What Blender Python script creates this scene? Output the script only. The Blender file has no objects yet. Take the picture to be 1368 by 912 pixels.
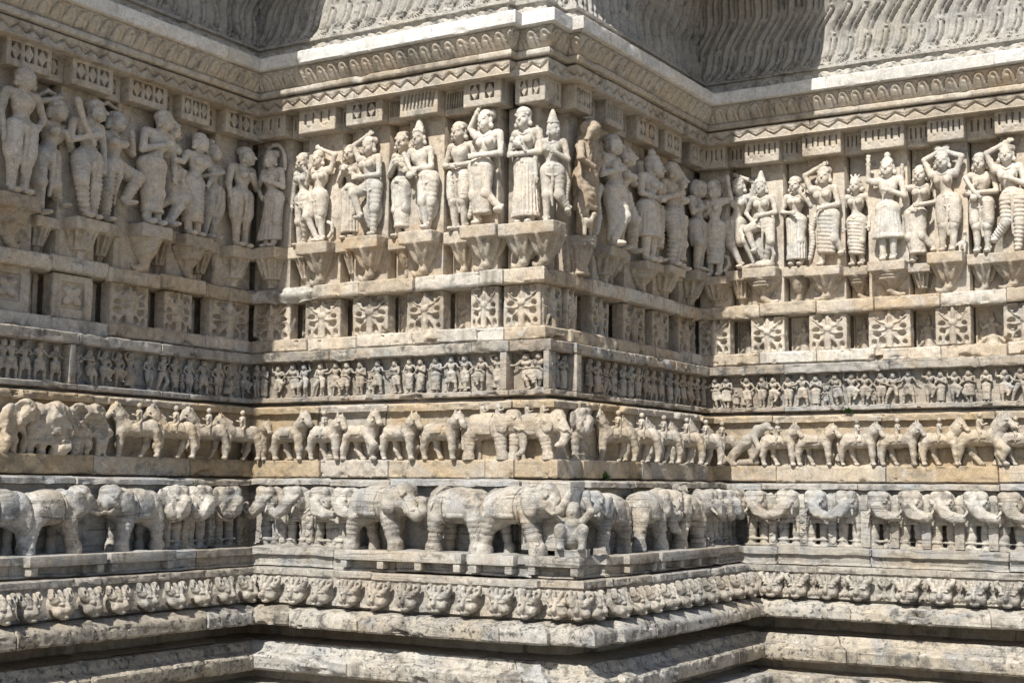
import bpy, math, random
import numpy as np
random.seed(7)
rad = math.radians
SC = bpy.context.scene
COL = SC.collection
ZC = 1.62                      # height of the camera above the paving

# ---------------------------------------------------------------- camera, sky, sun, exposure
cam_d = bpy.data.cameras.new('camera'); cam = bpy.data.objects.new('camera', cam_d); COL.objects.link(cam)
cam_d.sensor_width = 36; cam_d.lens = 50.386; cam_d.clip_start = .1; cam_d.clip_end = 500
cam.location = (3.9698, -6.9455, ZC)
from mathutils import Matrix, Vector
yaw, pit, rol = rad(31.273), rad(5.816), rad(0.42)
fw = Vector((-math.sin(yaw)*math.cos(pit), math.cos(yaw)*math.cos(pit), math.sin(pit)))
r0 = Vector((math.cos(yaw), math.sin(yaw), 0)); u0 = r0.cross(fw)
rt = r0*math.cos(rol) + u0*math.sin(rol); up = -r0*math.sin(rol) + u0*math.cos(rol)
M = Matrix((rt, up, -fw)).transposed().to_4x4(); M.translation = cam.location
cam.matrix_world = M
SC.camera = cam

SUN_EL, SUN_AZ = 50.0, 3.75     # elevation; degrees to the right of the front walls' normal
w = bpy.data.worlds.new('World'); SC.world = w; w.use_nodes = True
wn = w.node_tree
bg = wn.nodes['Background']
sky = wn.nodes.new('ShaderNodeTexSky'); sky.sky_type = 'NISHITA'; sky.sun_disc = False
sky.sun_elevation = rad(SUN_EL); sky.sun_rotation = rad(180 - SUN_AZ)
sky.air_density = 1.0; sky.dust_density = 1.5; sky.ozone_density = 1.0
wn.links.new(sky.outputs[0], bg.inputs[0]); bg.inputs[1].default_value = 0.092
sl = bpy.data.lights.new('sun', 'SUN'); sl.energy = 5.0; sl.angle = rad(.53); sl.color = (1, .962, .89)
so = bpy.data.objects.new('sun', sl); COL.objects.link(so)
ts = Vector((math.sin(rad(SUN_AZ))*math.cos(rad(SUN_EL)), -math.cos(rad(SUN_AZ))*math.cos(rad(SUN_EL)), math.sin(rad(SUN_EL))))
so.rotation_euler = ts.to_track_quat('Z', 'Y').to_euler(); so.location = ts*20
SC.view_settings.view_transform = 'Standard'; SC.view_settings.look = 'None'
SC.view_settings.gamma = 1; SC.view_settings.exposure = 0.40; SC.view_settings.use_curve_mapping = False

# ---------------------------------------------------------------- plan of the folded wall (camera frame, z = 0 at the lens)
XA, YD = -2.181, 2.177
DP = .018                      # main walls stand a little proud of the corner block
def DMz(z): return .055 if z > 1.3 else (.0 if z > .0 else .02)
ANG = {'A': rad(90), 'B': 0., 'C': rad(90), 'D': 0., 'K': 0., 'L': rad(90)}
def place(face, s, d, z):
    if face == 'A': return (XA+d, s, z+ZC)
    if face == 'B': return (s, -d-DP, z+ZC)
    if face == 'K': return (s, -d+DMz(z), z+ZC)
    if face == 'L': return (d-DMz(z), s, z+ZC)
    if face == 'C': return (d+DP, s, z+ZC)
    return (s, YD-d, z+ZC)

# ---------------------------------------------------------------- numpy value noise
_rs = np.random.RandomState(3); _T = _rs.rand(64, 64, 64).astype(np.float32)*2-1
def vn(P, sc, off=0):
    q = np.asarray(P, np.float32)*sc + off*7.31 + 100.
    i = np.floor(q).astype(np.int32); f = q-i; f = f*f*(3-2*f)
    i &= 63; j = (i+1) & 63
    x0, y0, z0 = i[..., 0], i[..., 1], i[..., 2]; x1, y1, z1 = j[..., 0], j[..., 1], j[..., 2]
    fx, fy, fz = f[..., 0], f[..., 1], f[..., 2]
    a = _T[x0, y0, z0]*(1-fx)+_T[x1, y0, z0]*fx; b = _T[x0, y1, z0]*(1-fx)+_T[x1, y1, z0]*fx
    c = _T[x0, y0, z1]*(1-fx)+_T[x1, y0, z1]*fx; d = _T[x0, y1, z1]*(1-fx)+_T[x1, y1, z1]*fx
    return (a*(1-fy)+b*fy)*(1-fz)+(c*(1-fy)+d*fy)*fz
def fbm(P, sc, off=0, n=3):
    r = 0; a = 1.
    for k in range(n): r = r+a*vn(P, sc*2**k, off+k*3.7); a *= .5
    return r

# ---------------------------------------------------------------- objects and properties
def tag(o, label=None, cat=None, group=None, kind=None):
    if label: o['label'] = label
    if cat: o['category'] = cat
    if group: o['group'] = group
    if kind: o['kind'] = kind
    return o
def empty(name, loc=(0, 0, 0), rz=0):
    o = bpy.data.objects.new(name, None); COL.objects.link(o); o.location = loc; o.rotation_euler.z = rz; o.empty_display_size = .1
    return o
def mesh_np(name, V, Q, smooth=True, sharp=None):
    me = bpy.data.meshes.new(name)
    V = np.ascontiguousarray(V, np.float32); Q = np.ascontiguousarray(Q, np.int32)
    k = Q.shape[1]
    me.vertices.add(len(V)); me.vertices.foreach_set('co', V.ravel())
    me.loops.add(Q.size); me.loops.foreach_set('vertex_index', Q.ravel())
    me.polygons.add(len(Q)); me.polygons.foreach_set('loop_start', np.arange(0, Q.size, k, dtype=np.int32))
    me.polygons.foreach_set('use_smooth', np.full(len(Q), smooth))
    me.update(calc_edges=True)
    if sharp: me.set_sharp_from_angle(angle=rad(sharp))
    return me
def link(name, me, mat, parent=None, loc=None, rz=0, scale=None):
    o = bpy.data.objects.new(name, me); COL.objects.link(o)
    if len(me.materials) == 0: me.materials.append(mat)
    if parent: o.parent = parent
    if loc: o.location = loc
    o.rotation_euler.z = rz
    if scale: o.scale = scale
    return o

# ---------------------------------------------------------------- stone materials
def stone(name, base, warm, grey, ochre=.35, streak=0., speck=0., drip=.15, bump=.35, rnd=.12, greyamt=.5, rough=.82, vein=0., alb=.78, soot=.45):
    def wz(c):
        l = .3*c[0]+.6*c[1]+.1*c[2]; return tuple((l+(v-l)*.92)*alb for v in c)
    base, warm, grey = wz(base), wz(warm), wz(grey)
    m = bpy.data.materials.new(name); m.use_nodes = True
    nt = m.node_tree; N = nt.nodes; L = nt.links
    bs = N['Principled BSDF']; bs.inputs['Roughness'].default_value = rough
    bs.inputs['Specular IOR Level'].default_value = .25
    geo = N.new('ShaderNodeNewGeometry'); oi = N.new('ShaderNodeObjectInfo')
    def noise(sc, det=4, vec=None, rough_=.55, dist=0):
        n = N.new('ShaderNodeTexNoise'); n.inputs['Scale'].default_value = sc; n.inputs['Detail'].default_value = det
        n.inputs['Roughness'].default_value = rough_; n.inputs['Distortion'].default_value = dist
        L.new(vec or geo.outputs['Position'], n.inputs['Vector']); return n.outputs['Fac']
    def mapv(s):
        mp = N.new('ShaderNodeMapping'); mp.inputs['Scale'].default_value = s; L.new(geo.outputs['Position'], mp.inputs['Vector']); return mp.outputs[0]
    def ramp(f, a, b, lo=0., hi=1.):
        r = N.new('ShaderNodeMapRange'); r.interpolation_type = 'SMOOTHSTEP'
        r.inputs[1].default_value = a; r.inputs[2].default_value = b; r.inputs[3].default_value = lo; r.inputs[4].default_value = hi
        L.new(f, r.inputs[0]); return r.outputs[0]
    def mix(a, b, f, mode='MIX'):
        x = N.new('ShaderNodeMix'); x.data_type = 'RGBA'; x.blend_type = mode
        for sock, v in ((x.inputs[6], a), (x.inputs[7], b)):
            if isinstance(v, tuple): sock.default_value = (*v, 1)
            else: L.new(v, sock)
        if isinstance(f, (int, float)): x.inputs[0].default_value = f
        else: L.new(f, x.inputs[0])
        return x.outputs[2]
    def mul(a, b):
        q = N.new('ShaderNodeMath'); q.operation = 'MULTIPLY'
        for i, v in enumerate((a, b)):
            if isinstance(v, (int, float)): q.inputs[i].default_value = v
            else: L.new(v, q.inputs[i])
        return q.outputs[0]
    def add(a, b):
        q = N.new('ShaderNodeMath'); q.operation = 'ADD'
        for i, v in enumerate((a, b)):
            if isinstance(v, (int, float)): q.inputs[i].default_value = v
            else: L.new(v, q.inputs[i])
        return q.outputs[0]
    c = mix(base, warm, ramp(noise(2.3, 5), .38, .66))
    c = mix(c, grey, mul(ramp(noise(3.7, 7, dist=.6), .47, .66), greyamt))
    c = mix(c, (.40, .265, .14), mul(ramp(noise(1.9, 6, mapv((1, 1, 1.6)), dist=1.), .56, .74), ochre))
    c = mix(c, (.21, .135, .085), mul(ramp(noise(7, 8, dist=.8), .60, .76), ochre*.7))
    at_ = N.new('ShaderNodeAttribute'); at_.attribute_name = 'blk'; bk = at_.outputs['Fac']
    c = mix(c, grey, ramp(bk, .35, .75, 0., .55)); c = mix(c, warm, ramp(bk, -.3, -.7, 0., .6))
    kb = N.new('ShaderNodeMath'); kb.operation = 'MULTIPLY_ADD'; L.new(bk, kb.inputs[0]); kb.inputs[1].default_value = .17; kb.inputs[2].default_value = 1.
    ck = N.new('ShaderNodeCombineColor')
    for i in range(3): L.new(kb.outputs[0], ck.inputs[i])
    c = mix(c, ck.outputs[0], 1., 'MULTIPLY')
    # wear that runs down the face from the joints
    c = mix(c, (.13, .115, .095), mul(mul(ramp(noise(1., 6, mapv((9, 9, .9))), .49, .70), ramp(noise(2.6, 3), .40, .58)), drip))
    c = mix(c, (.10, .098, .092), mul(mul(ramp(noise(13, 9, rough_=.68, dist=.5), .49, .64), ramp(noise(3.3, 4, mapv((1, 1, 1.8))), .40, .58)), soot*1.15))
    c = mix(c, (.52, .51, .48), mul(ramp(noise(8.5, 7, dist=.7), .60, .72), .45))
    bumpsrc = noise(95, 8, rough_=.65)
    h = mul(bumpsrc, .6)
    h = add(h, mul(noise(22, 6), 1.0))
    if streak:
        s1 = noise(1., 9, mapv((2.6, 2.6, 46)), .62, dist=.9)
        s2 = noise(1., 7, mapv((5, 5, 95)), .6, dist=1.6)
        f1 = mul(ramp(s1, .53, .64), ramp(noise(3.1, 3), .36, .58))
        f2 = mul(ramp(s2, .60, .68), ramp(noise(4.3, 3), .44, .6))
        c = mix(c, (.085, .078, .068), mul(f1, streak*.8))
        c = mix(c, (.05, .045, .04), mul(f2, streak*.8))
        h = add(h, mul(f1, -1.3*streak)); h = add(h, mul(f2, -1.2*streak)); h = add(h, mul(s1, 1.2*streak))
    if vein:
        v = N.new('ShaderNodeTexVoronoi'); v.feature = 'DISTANCE_TO_EDGE'; v.inputs['Scale'].default_value = 3.2
        wv = N.new('ShaderNodeMix'); wv.data_type = 'VECTOR'
        nn = N.new('ShaderNodeTexNoise'); nn.inputs['Scale'].default_value = 5; nn.inputs['Detail'].default_value = 5
        L.new(geo.outputs['Position'], nn.inputs['Vector'])
        L.new(mapv((1, 1, 1.9)), wv.inputs[4]); L.new(nn.outputs['Color'], wv.inputs[5]); wv.inputs[0].default_value = .3
        L.new(wv.outputs[1], v.inputs['Vector'])
        f = mul(ramp(v.outputs['Distance'], .012, .0), ramp(noise(2.7, 3), .42, .58))
        c = mix(c, (.06, .055, .05), mul(f, vein)); h = add(h, mul(f, -1.6*vein))
    if speck:
        f = ramp(noise(36, 9, rough_=.7), .51, .62)
        c = mix(c, (.07, .068, .062), mul(mul(f, ramp(noise(4.2, 5), .36, .55)), speck))
    # grain
    g = mul(ramp(noise(125, 5, rough_=.65), .3, .7, .76, 1.15), ramp(noise(28, 6), .32, .68, .88, 1.10))
    cc = N.new('ShaderNodeCombineColor'); 
    for i in range(3): L.new(g, cc.inputs[i])
    c = mix(c, cc.outputs[0], 1., 'MULTIPLY')
    r = ramp(oi.outputs['Random'], 0, 1, 1-rnd, 1+rnd)
    cr = N.new('ShaderNodeCombineColor')
    for i in range(3): L.new(r, cr.inputs[i])
    c = mix(c, cr.outputs[0], 1., 'MULTIPLY')
    L.new(c, bs.inputs['Base Color'])
    bp = N.new('ShaderNodeBump'); bp.inputs['Strength'].default_value = bump; bp.inputs['Distance'].default_value = .006
    L.new(h, bp.inputs['Height']); L.new(bp.outputs[0], bs.inputs['Normal'])
    return m
M_ROOF = stone('weathered cove stone', (.55, .52, .47), (.51, .47, .40), (.36, .36, .35), ochre=.12, drip=.6, soot=.6)
M_SLAB = stone('white marble slab', (.74, .72, .68), (.68, .64, .57), (.57, .58, .57), ochre=.08, drip=.15, bump=.2, rnd=0, alb=.9, soot=.15)
M_CORN = stone('cornice stone', (.58, .515, .42), (.53, .44, .33), (.45, .425, .385), ochre=.42, drip=.6, bump=.3, rnd=.05, alb=.82)
M_WALL = stone('wall stone', (.60, .53, .43), (.55, .45, .335), (.47, .45, .415), ochre=.5, drip=.65, alb=.82)
M_STAT = stone('statue marble', (.68, .62, .53), (.62, .53, .42), (.54, .53, .50), alb=.85, ochre=.16, drip=.3, bump=.28, rnd=.08, greyamt=.8, soot=.25)
M_BROWN = stone('brown statue stone', (.50, .40, .29), (.42, .31, .205), (.47, .43, .37), ochre=.3, drip=.35, bump=.3, rnd=0)
M_BRKT = stone('bracket stone', (.60, .525, .42), (.53, .425, .305), (.46, .45, .42), ochre=.45, drip=.3)
M_LEDGE = stone('ledge stone', (.64, .57, .465), (.57, .455, .32), (.50, .495, .475), ochre=.65, drip=.65, vein=.3, rnd=.12)
M_FRZ = stone('frieze stone', (.53, .475, .395), (.47, .385, .295), (.38, .385, .38), ochre=.4, streak=.55, drip=.7, greyamt=.9, vein=.3, soot=.8)
M_ANI = stone('animal stone', (.565, .50, .42), (.53, .43, .30), (.45, .445, .425), ochre=.4, streak=.4, drip=.3, rnd=.1, vein=.35)
M_PLIN = stone('plinth stone', (.56, .475, .36), (.56, .42, .25), (.44, .42, .39), ochre=.55, streak=.3, drip=.4, vein=.4)
M_ELE = stone('elephant stone', (.53, .50, .45), (.50, .435, .345), (.39, .40, .405), ochre=.32, streak=.75, drip=.6, bump=.5, rnd=.1, vein=.65, greyamt=.9, soot=.6)
M_BAND = stone('mask band stone', (.52, .475, .405), (.47, .40, .315), (.35, .35, .345), ochre=.3, streak=.65, drip=.6, vein=.35, speck=.5, soot=.7)
M_BASE = stone('base stone', (.54, .50, .43), (.50, .43, .33), (.32, .325, .325), ochre=.32, streak=.5, speck=1., drip=1., vein=.5, bump=.35, greyamt=.9, soot=.9)
M_PAVE = stone('paving stone', (.36, .32, .26), (.33, .28, .21), (.28, .27, .25), ochre=.2, speck=.3)

# ---------------------------------------------------------------- swept courses
_faces = ['A', 'B', 's1', 'K', 'L', 's2', 'C', 'D']
_nrm = np.array([(1, 0), (0, -1), (1, 0), (0, -1), (1, 0), (0, -1), (1, 0), (0, -1)], float)
def path(d, DM):
    return np.array([(XA+d, -3.4), (XA+d, -DP-d), (-.27+d, -DP-d), (-.27+d, DM-d), (-DM+d, DM-d), (-DM+d, .27-d), (DP+d, .27-d), (DP+d, YD-d), (3.4, YD-d)])
def joints(a, b, mean, rng):
    out = []; s = a+mean*rng.uniform(.3, 1)
    while s < b-.12: out.append(s); s += mean*rng.uniform(.65, 1.4)
    return out
def sweep(name, prof, mat, parent, ds=.016, dz=.02, relief=None, amp=.003, chip=0., blocks=None, boff=.004, seed=1, sharp=38, at=None, gap=.006, faces=range(8)):
    rng = random.Random(seed)
    pts = []
    for k in range(len(prof)-1):
        a, b = prof[k], prof[k+1]; n = max(1, int(math.ceil(math.hypot(b[0]-a[0], b[1]-a[1])/dz)))
        for q in range(n): pts.append((a[0]+(b[0]-a[0])*q/n, a[1]+(b[1]-a[1])*q/n))
    pts.append(prof[-1]); pts = np.array([(p[0], p[1]) for p in pts]); npf = len(pts)
    arc = np.concatenate([[0], np.cumsum(np.hypot(*np.diff(pts, axis=0).T))]); fr = arc/arc[-1]
    # arris weight: near convex corners of the profile
    wt = np.zeros(npf)
    for k, p in enumerate(prof):
        if len(p) > 2: wt = np.maximum(wt, p[2]*np.clip(1-np.hypot(pts[:, 0]-p[0], pts[:, 1]-p[1])/.03, 0, 1))
    DM = DMz(float(pts[:, 1].mean())); PP = np.array([path(d, DM) for d in pts[:, 0]])         # npf x 9 x 2
    dm = float(np.mean(pts[:, 0])); pm = path(dm, DM)
    Vs, Qs, Bs, base = [], [], [], 0
    for fi in faces:
        a, b = pm[fi], pm[fi+1]; ln = float(np.hypot(*(b-a)))
        ax = 1 if _faces[fi] in ('A', 'L', 'C', 's1') else 0
        t = list(np.linspace(0, 1, max(2, int(ln/ds)+1)))
        js = []
        if blocks and ln > .5:
            js = [j for j in (at[_faces[fi]] if at and _faces[fi] in at else [a[ax]+x for x in joints(0, ln, blocks, rng)])]
            js = [(j-a[ax])/(b[ax]-a[ax]) for j in js]; js = sorted(j for j in js if .03 < j < .97)
            e = .0055/ln; t = [x for x in t if all(abs(x-j) > 1.6*e for j in js)]
            for j in js: t += [j-e, j-.25*e, j+.25*e, j+e]
        t = np.array(sorted(t))
        off = np.zeros(len(t)); zo = np.zeros(len(t)); blk = np.full(len(t), rng.uniform(-1, 1) if blocks else 0.)
        fade = np.clip(np.minimum(t, 1-t)*ln/.014, 0, 1)[:, None]
        if js:
            bid = np.searchsorted(np.array(js), t); ro = np.array([rng.uniform(-boff, boff) for _ in range(len(js)+1)]); off = ro[bid]
            blk = np.array([rng.uniform(-1, 1) for _ in range(len(js)+1)])[bid]
            rz_ = np.array([rng.uniform(-boff, boff)*.6 for _ in range(len(js)+1)]); zo = rz_[bid]
            for j in js: off = np.where(np.abs(t-j) < .5*e, -gap, off)
            edge = np.clip(np.minimum(t, 1-t)*ln/.03, 0, 1); off *= edge; zo *= edge
        P0, P1 = PP[:, fi], PP[:, fi+1]
        XY = P0[None]+t[:, None, None]*(P1-P0)[None]     # nt x npf x 2
        Z = np.broadcast_to(pts[:, 1], XY.shape[:2])+zo[:, None]
        S = XY[..., ax]; o = np.broadcast_to(off[:, None], S.shape).copy()
        if relief is not None: o = o+fade*relief(_faces[fi], S, np.broadcast_to(fr, S.shape), Z)
        V = np.dstack([XY+o[..., None]*_nrm[fi], Z])
        P = V.copy()
        if chip:
            n1 = 1.2*np.maximum(0, fbm(P, 6.5, 5, 3)-.55)+.45*np.maximum(0, fbm(P, 34., 8, 2)-.35)
            cz = (n1*wt*chip)*fade
            V[..., :2] -= cz[..., None]*_nrm[fi]
            sg = np.sign(np.interp(arc, [0, arc[-1]], [1, -1])); V[..., 2] -= cz*.5*sg
        if amp:
            for c in range(3): V[..., c] += amp*fbm(P, 9., 11+c, 3)
        nt_ = len(t); idx = base+np.arange(nt_*npf).reshape(nt_, npf)
        Q = np.stack([idx[:-1, :-1], idx[:-1, 1:], idx[1:, 1:], idx[1:, :-1]], -1).reshape(-1, 4)
        Vs.append(V.reshape(-1, 3)); Bs.append(np.repeat(blk, npf)); Qs.append(Q); base += nt_*npf
    V = np.concatenate(Vs); V[:, 2] += ZC
    me = mesh_np(name, V, np.concatenate(Qs), True, sharp)
    if blocks: me.attributes.new('blk', 'FLOAT', 'POINT').data.foreach_set('value', np.concatenate(Bs).astype(np.float32))
    return link(name, me, mat, parent)

# ---------------------------------------------------------------- carving: distance fields meshed by surface nets (x right, o outwards, z up)
def _bc(v, *s): return np.asarray(v, np.float32).reshape(s)
class Carve:
    def __init__(s, lo, hi, h):
        s.h = h; s.lo = np.array(lo, float); n = np.ceil((np.array(hi)-s.lo)/h).astype(int)+1
        s.ax = [(s.lo[i]+h*np.arange(n[i])).astype(np.float32) for i in range(3)]; s.F = np.full(n, .2, np.float32)
    def sub(s, lo, hi, k):
        m = k+2.5*s.h; sl = []
        for i in range(3):
            a = max(0, int((lo[i]-m-s.lo[i])/s.h)); b = min(len(s.ax[i]), int((hi[i]+m-s.lo[i])/s.h)+2)
            if b <= a: return None
            sl.append(slice(a, b))
        X = s.ax[0][sl[0]][:, None, None]; O = s.ax[1][sl[1]][None, :, None]; Z = s.ax[2][sl[2]][None, None, :]
        return tuple(sl), X, O, Z
    def comb(s, sl, D, k, op):
        A = s.F[sl]
        if op == 'u': h = np.maximum(k-np.abs(A-D), 0)/max(k, 1e-6); s.F[sl] = np.minimum(A, D)-h*h*k*.25
        else: B = -D; h = np.maximum(k-np.abs(A-B), 0)/max(k, 1e-6); s.F[sl] = np.maximum(A, B)+h*h*k*.25
    def cap(s, a, b, ra, rb=None, k=.02, op='u', ring=None, sq=1.):
        rb = ra if rb is None else rb; a = np.array(a, float); b = np.array(b, float); R = max(ra, rb)+.01
        g = s.sub(np.minimum(a, b)-R, np.maximum(a, b)+R, k)
        if g is None: return
        sl, X, O, Z = g; d = b-a; dd = float(d@d)+1e-12
        t = np.clip(((X-a[0])*d[0]+(O-a[1])*d[1]+(Z-a[2])*d[2])/dd, 0, 1)
        r = ra+t*(rb-ra)
        if ring: ring = (*ring, 0.); r = r+ring[0]*np.abs(np.sin(math.pi*ring[1]*t+ring[2]*(X-a[0])))
        D = np.sqrt((X-a[0]-t*d[0])**2+((O-a[1]-t*d[1])/sq)**2+(Z-a[2]-t*d[2])**2)-r
        s.comb(sl, D.astype(np.float32), k, op)
    def chain(s, pts, ra, rb, k=.012, op='u', ring=None):
        n = len(pts)-1
        for i in range(n): s.cap(pts[i], pts[i+1], ra+(rb-ra)*i/n, ra+(rb-ra)*(i+1)/n, k, op, ring)
    def ell(s, c, r, k=.02, op='u', rx=0., ry=0., rz=0., clip=None):
        R = max(r) if (rx or ry or rz) else None
        ex = np.array([R]*3 if R else r)
        g = s.sub(np.array(c)-ex, np.array(c)+ex, k)
        if g is None: return
        sl, X, O, Z = g; x, o, z = X-c[0], O-c[1], Z-c[2]
        if ry: x, z = x*math.cos(ry)-z*math.sin(ry), x*math.sin(ry)+z*math.cos(ry)   # tilt in the picture plane
        if rz: x, o = x*math.cos(rz)-o*math.sin(rz), x*math.sin(rz)+o*math.cos(rz)
        if rx: o, z = o*math.cos(rx)-z*math.sin(rx), o*math.sin(rx)+z*math.cos(rx)
        k0 = np.sqrt((x/r[0])**2+(o/r[1])**2+(z/r[2])**2); k1 = np.sqrt((x/r[0]**2)**2+(o/r[1]**2)**2+(z/r[2]**2)**2)+1e-9
        D = k0*(k0-1)/k1
        if clip: D = np.maximum(D, clip(X, O, Z))
        s.comb(sl, np.broadcast_to(D, s.F[sl].shape).astype(np.float32), k, op)
    def box(s, c, hs, r=.006, k=.004, op='u', ry=0., rz=0.):
        ex = np.array(hs) if not (ry or rz) else np.array([max(hs)*1.5]*3)
        g = s.sub(np.array(c)-ex, np.array(c)+ex, k)
        if g is None: return
        sl, X, O, Z = g; x, o, z = X-c[0], O-c[1], Z-c[2]
        if ry: x, z = x*math.cos(ry)-z*math.sin(ry), x*math.sin(ry)+z*math.cos(ry)
        if rz: x, o = x*math.cos(rz)-o*math.sin(rz), x*math.sin(rz)+o*math.cos(rz)
        q = [np.abs(v)-(h_-r) for v, h_ in zip((x, o, z), hs)]
        D = np.sqrt(sum(np.maximum(v, 0)**2 for v in q))+np.minimum(np.maximum(np.maximum(q[0], q[1]), q[2]), 0)-r
        s.comb(sl, np.broadcast_to(D, s.F[sl].shape).astype(np.float32), k, op)
    def frus(s, c0, z1, r0, r1, k=.015, pleat=None, ring=None, shx=0., op='u', pw=1., q=1.):
        # elliptic column from c0=(x,o,z0) to height z1; r0, r1 = (rx, ro) at both ends
        R0 = max(r0[0], r1[0])+abs(shx)+.02; R1 = max(r0[1], r1[1])+.02
        g = s.sub((c0[0]-R0, c0[1]-R1, min(c0[2], z1)), (c0[0]+R0, c0[1]+R1, max(c0[2], z1)), k)
        if g is None: return
        sl, X, O, Z = g; t = np.clip((Z-c0[2])/(z1-c0[2]), 0, 1)**pw
        rx = r0[0]+(r1[0]-r0[0])*t; ro = r0[1]+(r1[1]-r0[1])*t
        x = (X-c0[0]-shx*t); o = O-c0[1]
        m = 1.
        if ring: ring = (*ring, 0.)
        if pleat: m = m+pleat[0]*np.cos(pleat[1]*np.arctan2(x/rx, o/ro)+pleat[2]*t)
        if ring: m = m+ring[0]*np.abs(np.sin(math.pi*ring[1]*t+ring[2]*x))
        rr = np.sqrt((x/rx)**2+(o/ro)**2); D = (rr-m)*np.minimum(rx, ro)*.9
        lo, hi = min(c0[2], z1), max(c0[2], z1)
        D = np.maximum(D, np.maximum(lo-Z, Z-hi))
        s.comb(sl, np.broadcast_to(D, s.F[sl].shape).astype(np.float32), k, op)
    def part(s):
        c = Carve.__new__(Carve); c.h = s.h; c.lo = s.lo; c.ax = s.ax; c.F = np.full(s.F.shape, .2, np.float32); return c
    def mesh(s, name, scale=1., rough=.0015, seed=0, rs=40., back=None, blur=0):
        F = s.F
        if rough:
            G = np.stack(np.meshgrid(*s.ax, indexing='ij'), -1); near = np.abs(F) < 4*s.h
            F[near] += rough*(fbm(G[near], rs, seed, 3))+rough*1.3*vn(G[near], rs*.28, seed+5)
        if back is not None: F = np.maximum(F, (back-s.ax[1])[None, :, None])
        F[0] = F[-1] = 1; F[:, 0] = F[:, -1] = 1; F[:, :, 0] = F[:, :, -1] = 1
        V, Q = nets(F); V = (V*s.h+s.lo)*scale; V[:, 1] *= -1
        a, b, c_, d = (V[Q[:, i]] for i in range(4))
        if np.einsum('ij,ij->i', a, np.cross(b, c_)).sum()+np.einsum('ij,ij->i', a, np.cross(c_, d)).sum() < 0: Q = Q[:, ::-1]
        return mesh_np(name, V, Q, True)
_C8 = np.array([(i, j, k) for i in (0, 1) for j in (0, 1) for k in (0, 1)])
_E12 = [(a, b) for a in range(8) for b in range(a+1, 8) if np.abs(_C8[a]-_C8[b]).sum() == 1]
def nets(F):
    s = F < 0; n = np.array(F.shape)-1
    cnt = np.zeros(n, np.int8)
    for c in _C8: cnt += s[c[0]:c[0]+n[0], c[1]:c[1]+n[1], c[2]:c[2]+n[2]]
    act = np.argwhere((cnt > 0) & (cnt < 8))
    val = np.stack([F[tuple((act+c).T)] for c in _C8], 1)
    pos = np.zeros((len(act), 3)); num = np.zeros(len(act))
    for a, b in _E12:
        m = (val[:, a] < 0) != (val[:, b] < 0); t = np.where(m, val[:, a]/np.where(m, val[:, a]-val[:, b], 1), 0)
        pos += m[:, None]*(_C8[a]+t[:, None]*(_C8[b]-_C8[a])); num += m
    V = act+pos/num[:, None]
    ids = np.full(n, -1, np.int64); ids[tuple(act.T)] = np.arange(len(act))
    Qs = []
    for ax in range(3):
        u, v = (ax+1) % 3, (ax+2) % 3
        sl0 = [slice(1, -1)]*3; sl1 = [slice(1, -1)]*3; sl0[ax] = slice(0, -1); sl1[ax] = slice(1, None)
        A, B = s[tuple(sl0)], s[tuple(sl1)]; e = np.argwhere(A != B)
        if not len(e): continue
        inside = A[tuple(e.T)]
        p = e.copy(); p[:, u] += 1; p[:, v] += 1
        def cell(du, dv):
            q = p.copy(); q[:, u] += du; q[:, v] += dv; return ids[tuple(q.T)]
        quad = np.stack([cell(-1, -1), cell(0, -1), cell(0, 0), cell(-1, 0)], 1)
        quad[~inside] = quad[~inside][:, ::-1]; Qs.append(quad)
    return V, np.concatenate(Qs)

# positions of every carving along its wall, in metres
BAYS= [('A',-2.271,-2.032,1),('A',-2.032,-1.965,0),('A',-1.965,-1.657,1),('A',-1.657,-1.515,0),('A',-1.515,-1.214,1),('A',-1.214,-1.087,0),('A',-1.087,-0.775,1),('A',-0.775,-0.656,0),('A',-0.656,-0.408,1),('A',-0.408,-0.266,0),('A',-0.266,-0.006,1),('B',-2.263,-1.995,1),('B',-1.995,-1.882,0),('B',-1.882,-1.589,1),('B',-1.589,-1.5,0),('B',-1.5,-1.22,1),('B',-1.22,-1.083,0),('B',-1.083,-0.805,1),('B',-0.805,-0.621,0),('B',-0.621,-0.359,1),('K',-0.27,-0.075,1),('L',0.125,0.275,1),('C',0.335,0.543,1),('C',0.543,0.748,0),('C',0.748,0.976,1),('C',0.976,1.173,0),('C',1.173,1.495,1),('C',1.495,1.588,0),('C',1.588,1.851,1),('C',1.851,2.012,0),('C',2.012,2.204,1),('D',-0.053,0.129,1),('D',0.129,0.274,0),('D',0.274,0.525,1),('D',0.525,0.691,0),('D',0.691,0.962,1),('D',0.962,1.095,0),('D',1.095,1.384,1),('D',1.384,1.535,0),('D',1.535,1.768,1),('D',1.768,1.958,0),('D',1.958,2.225,1),('D',2.225,2.388,0),('D',2.388,2.666,1)]
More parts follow.
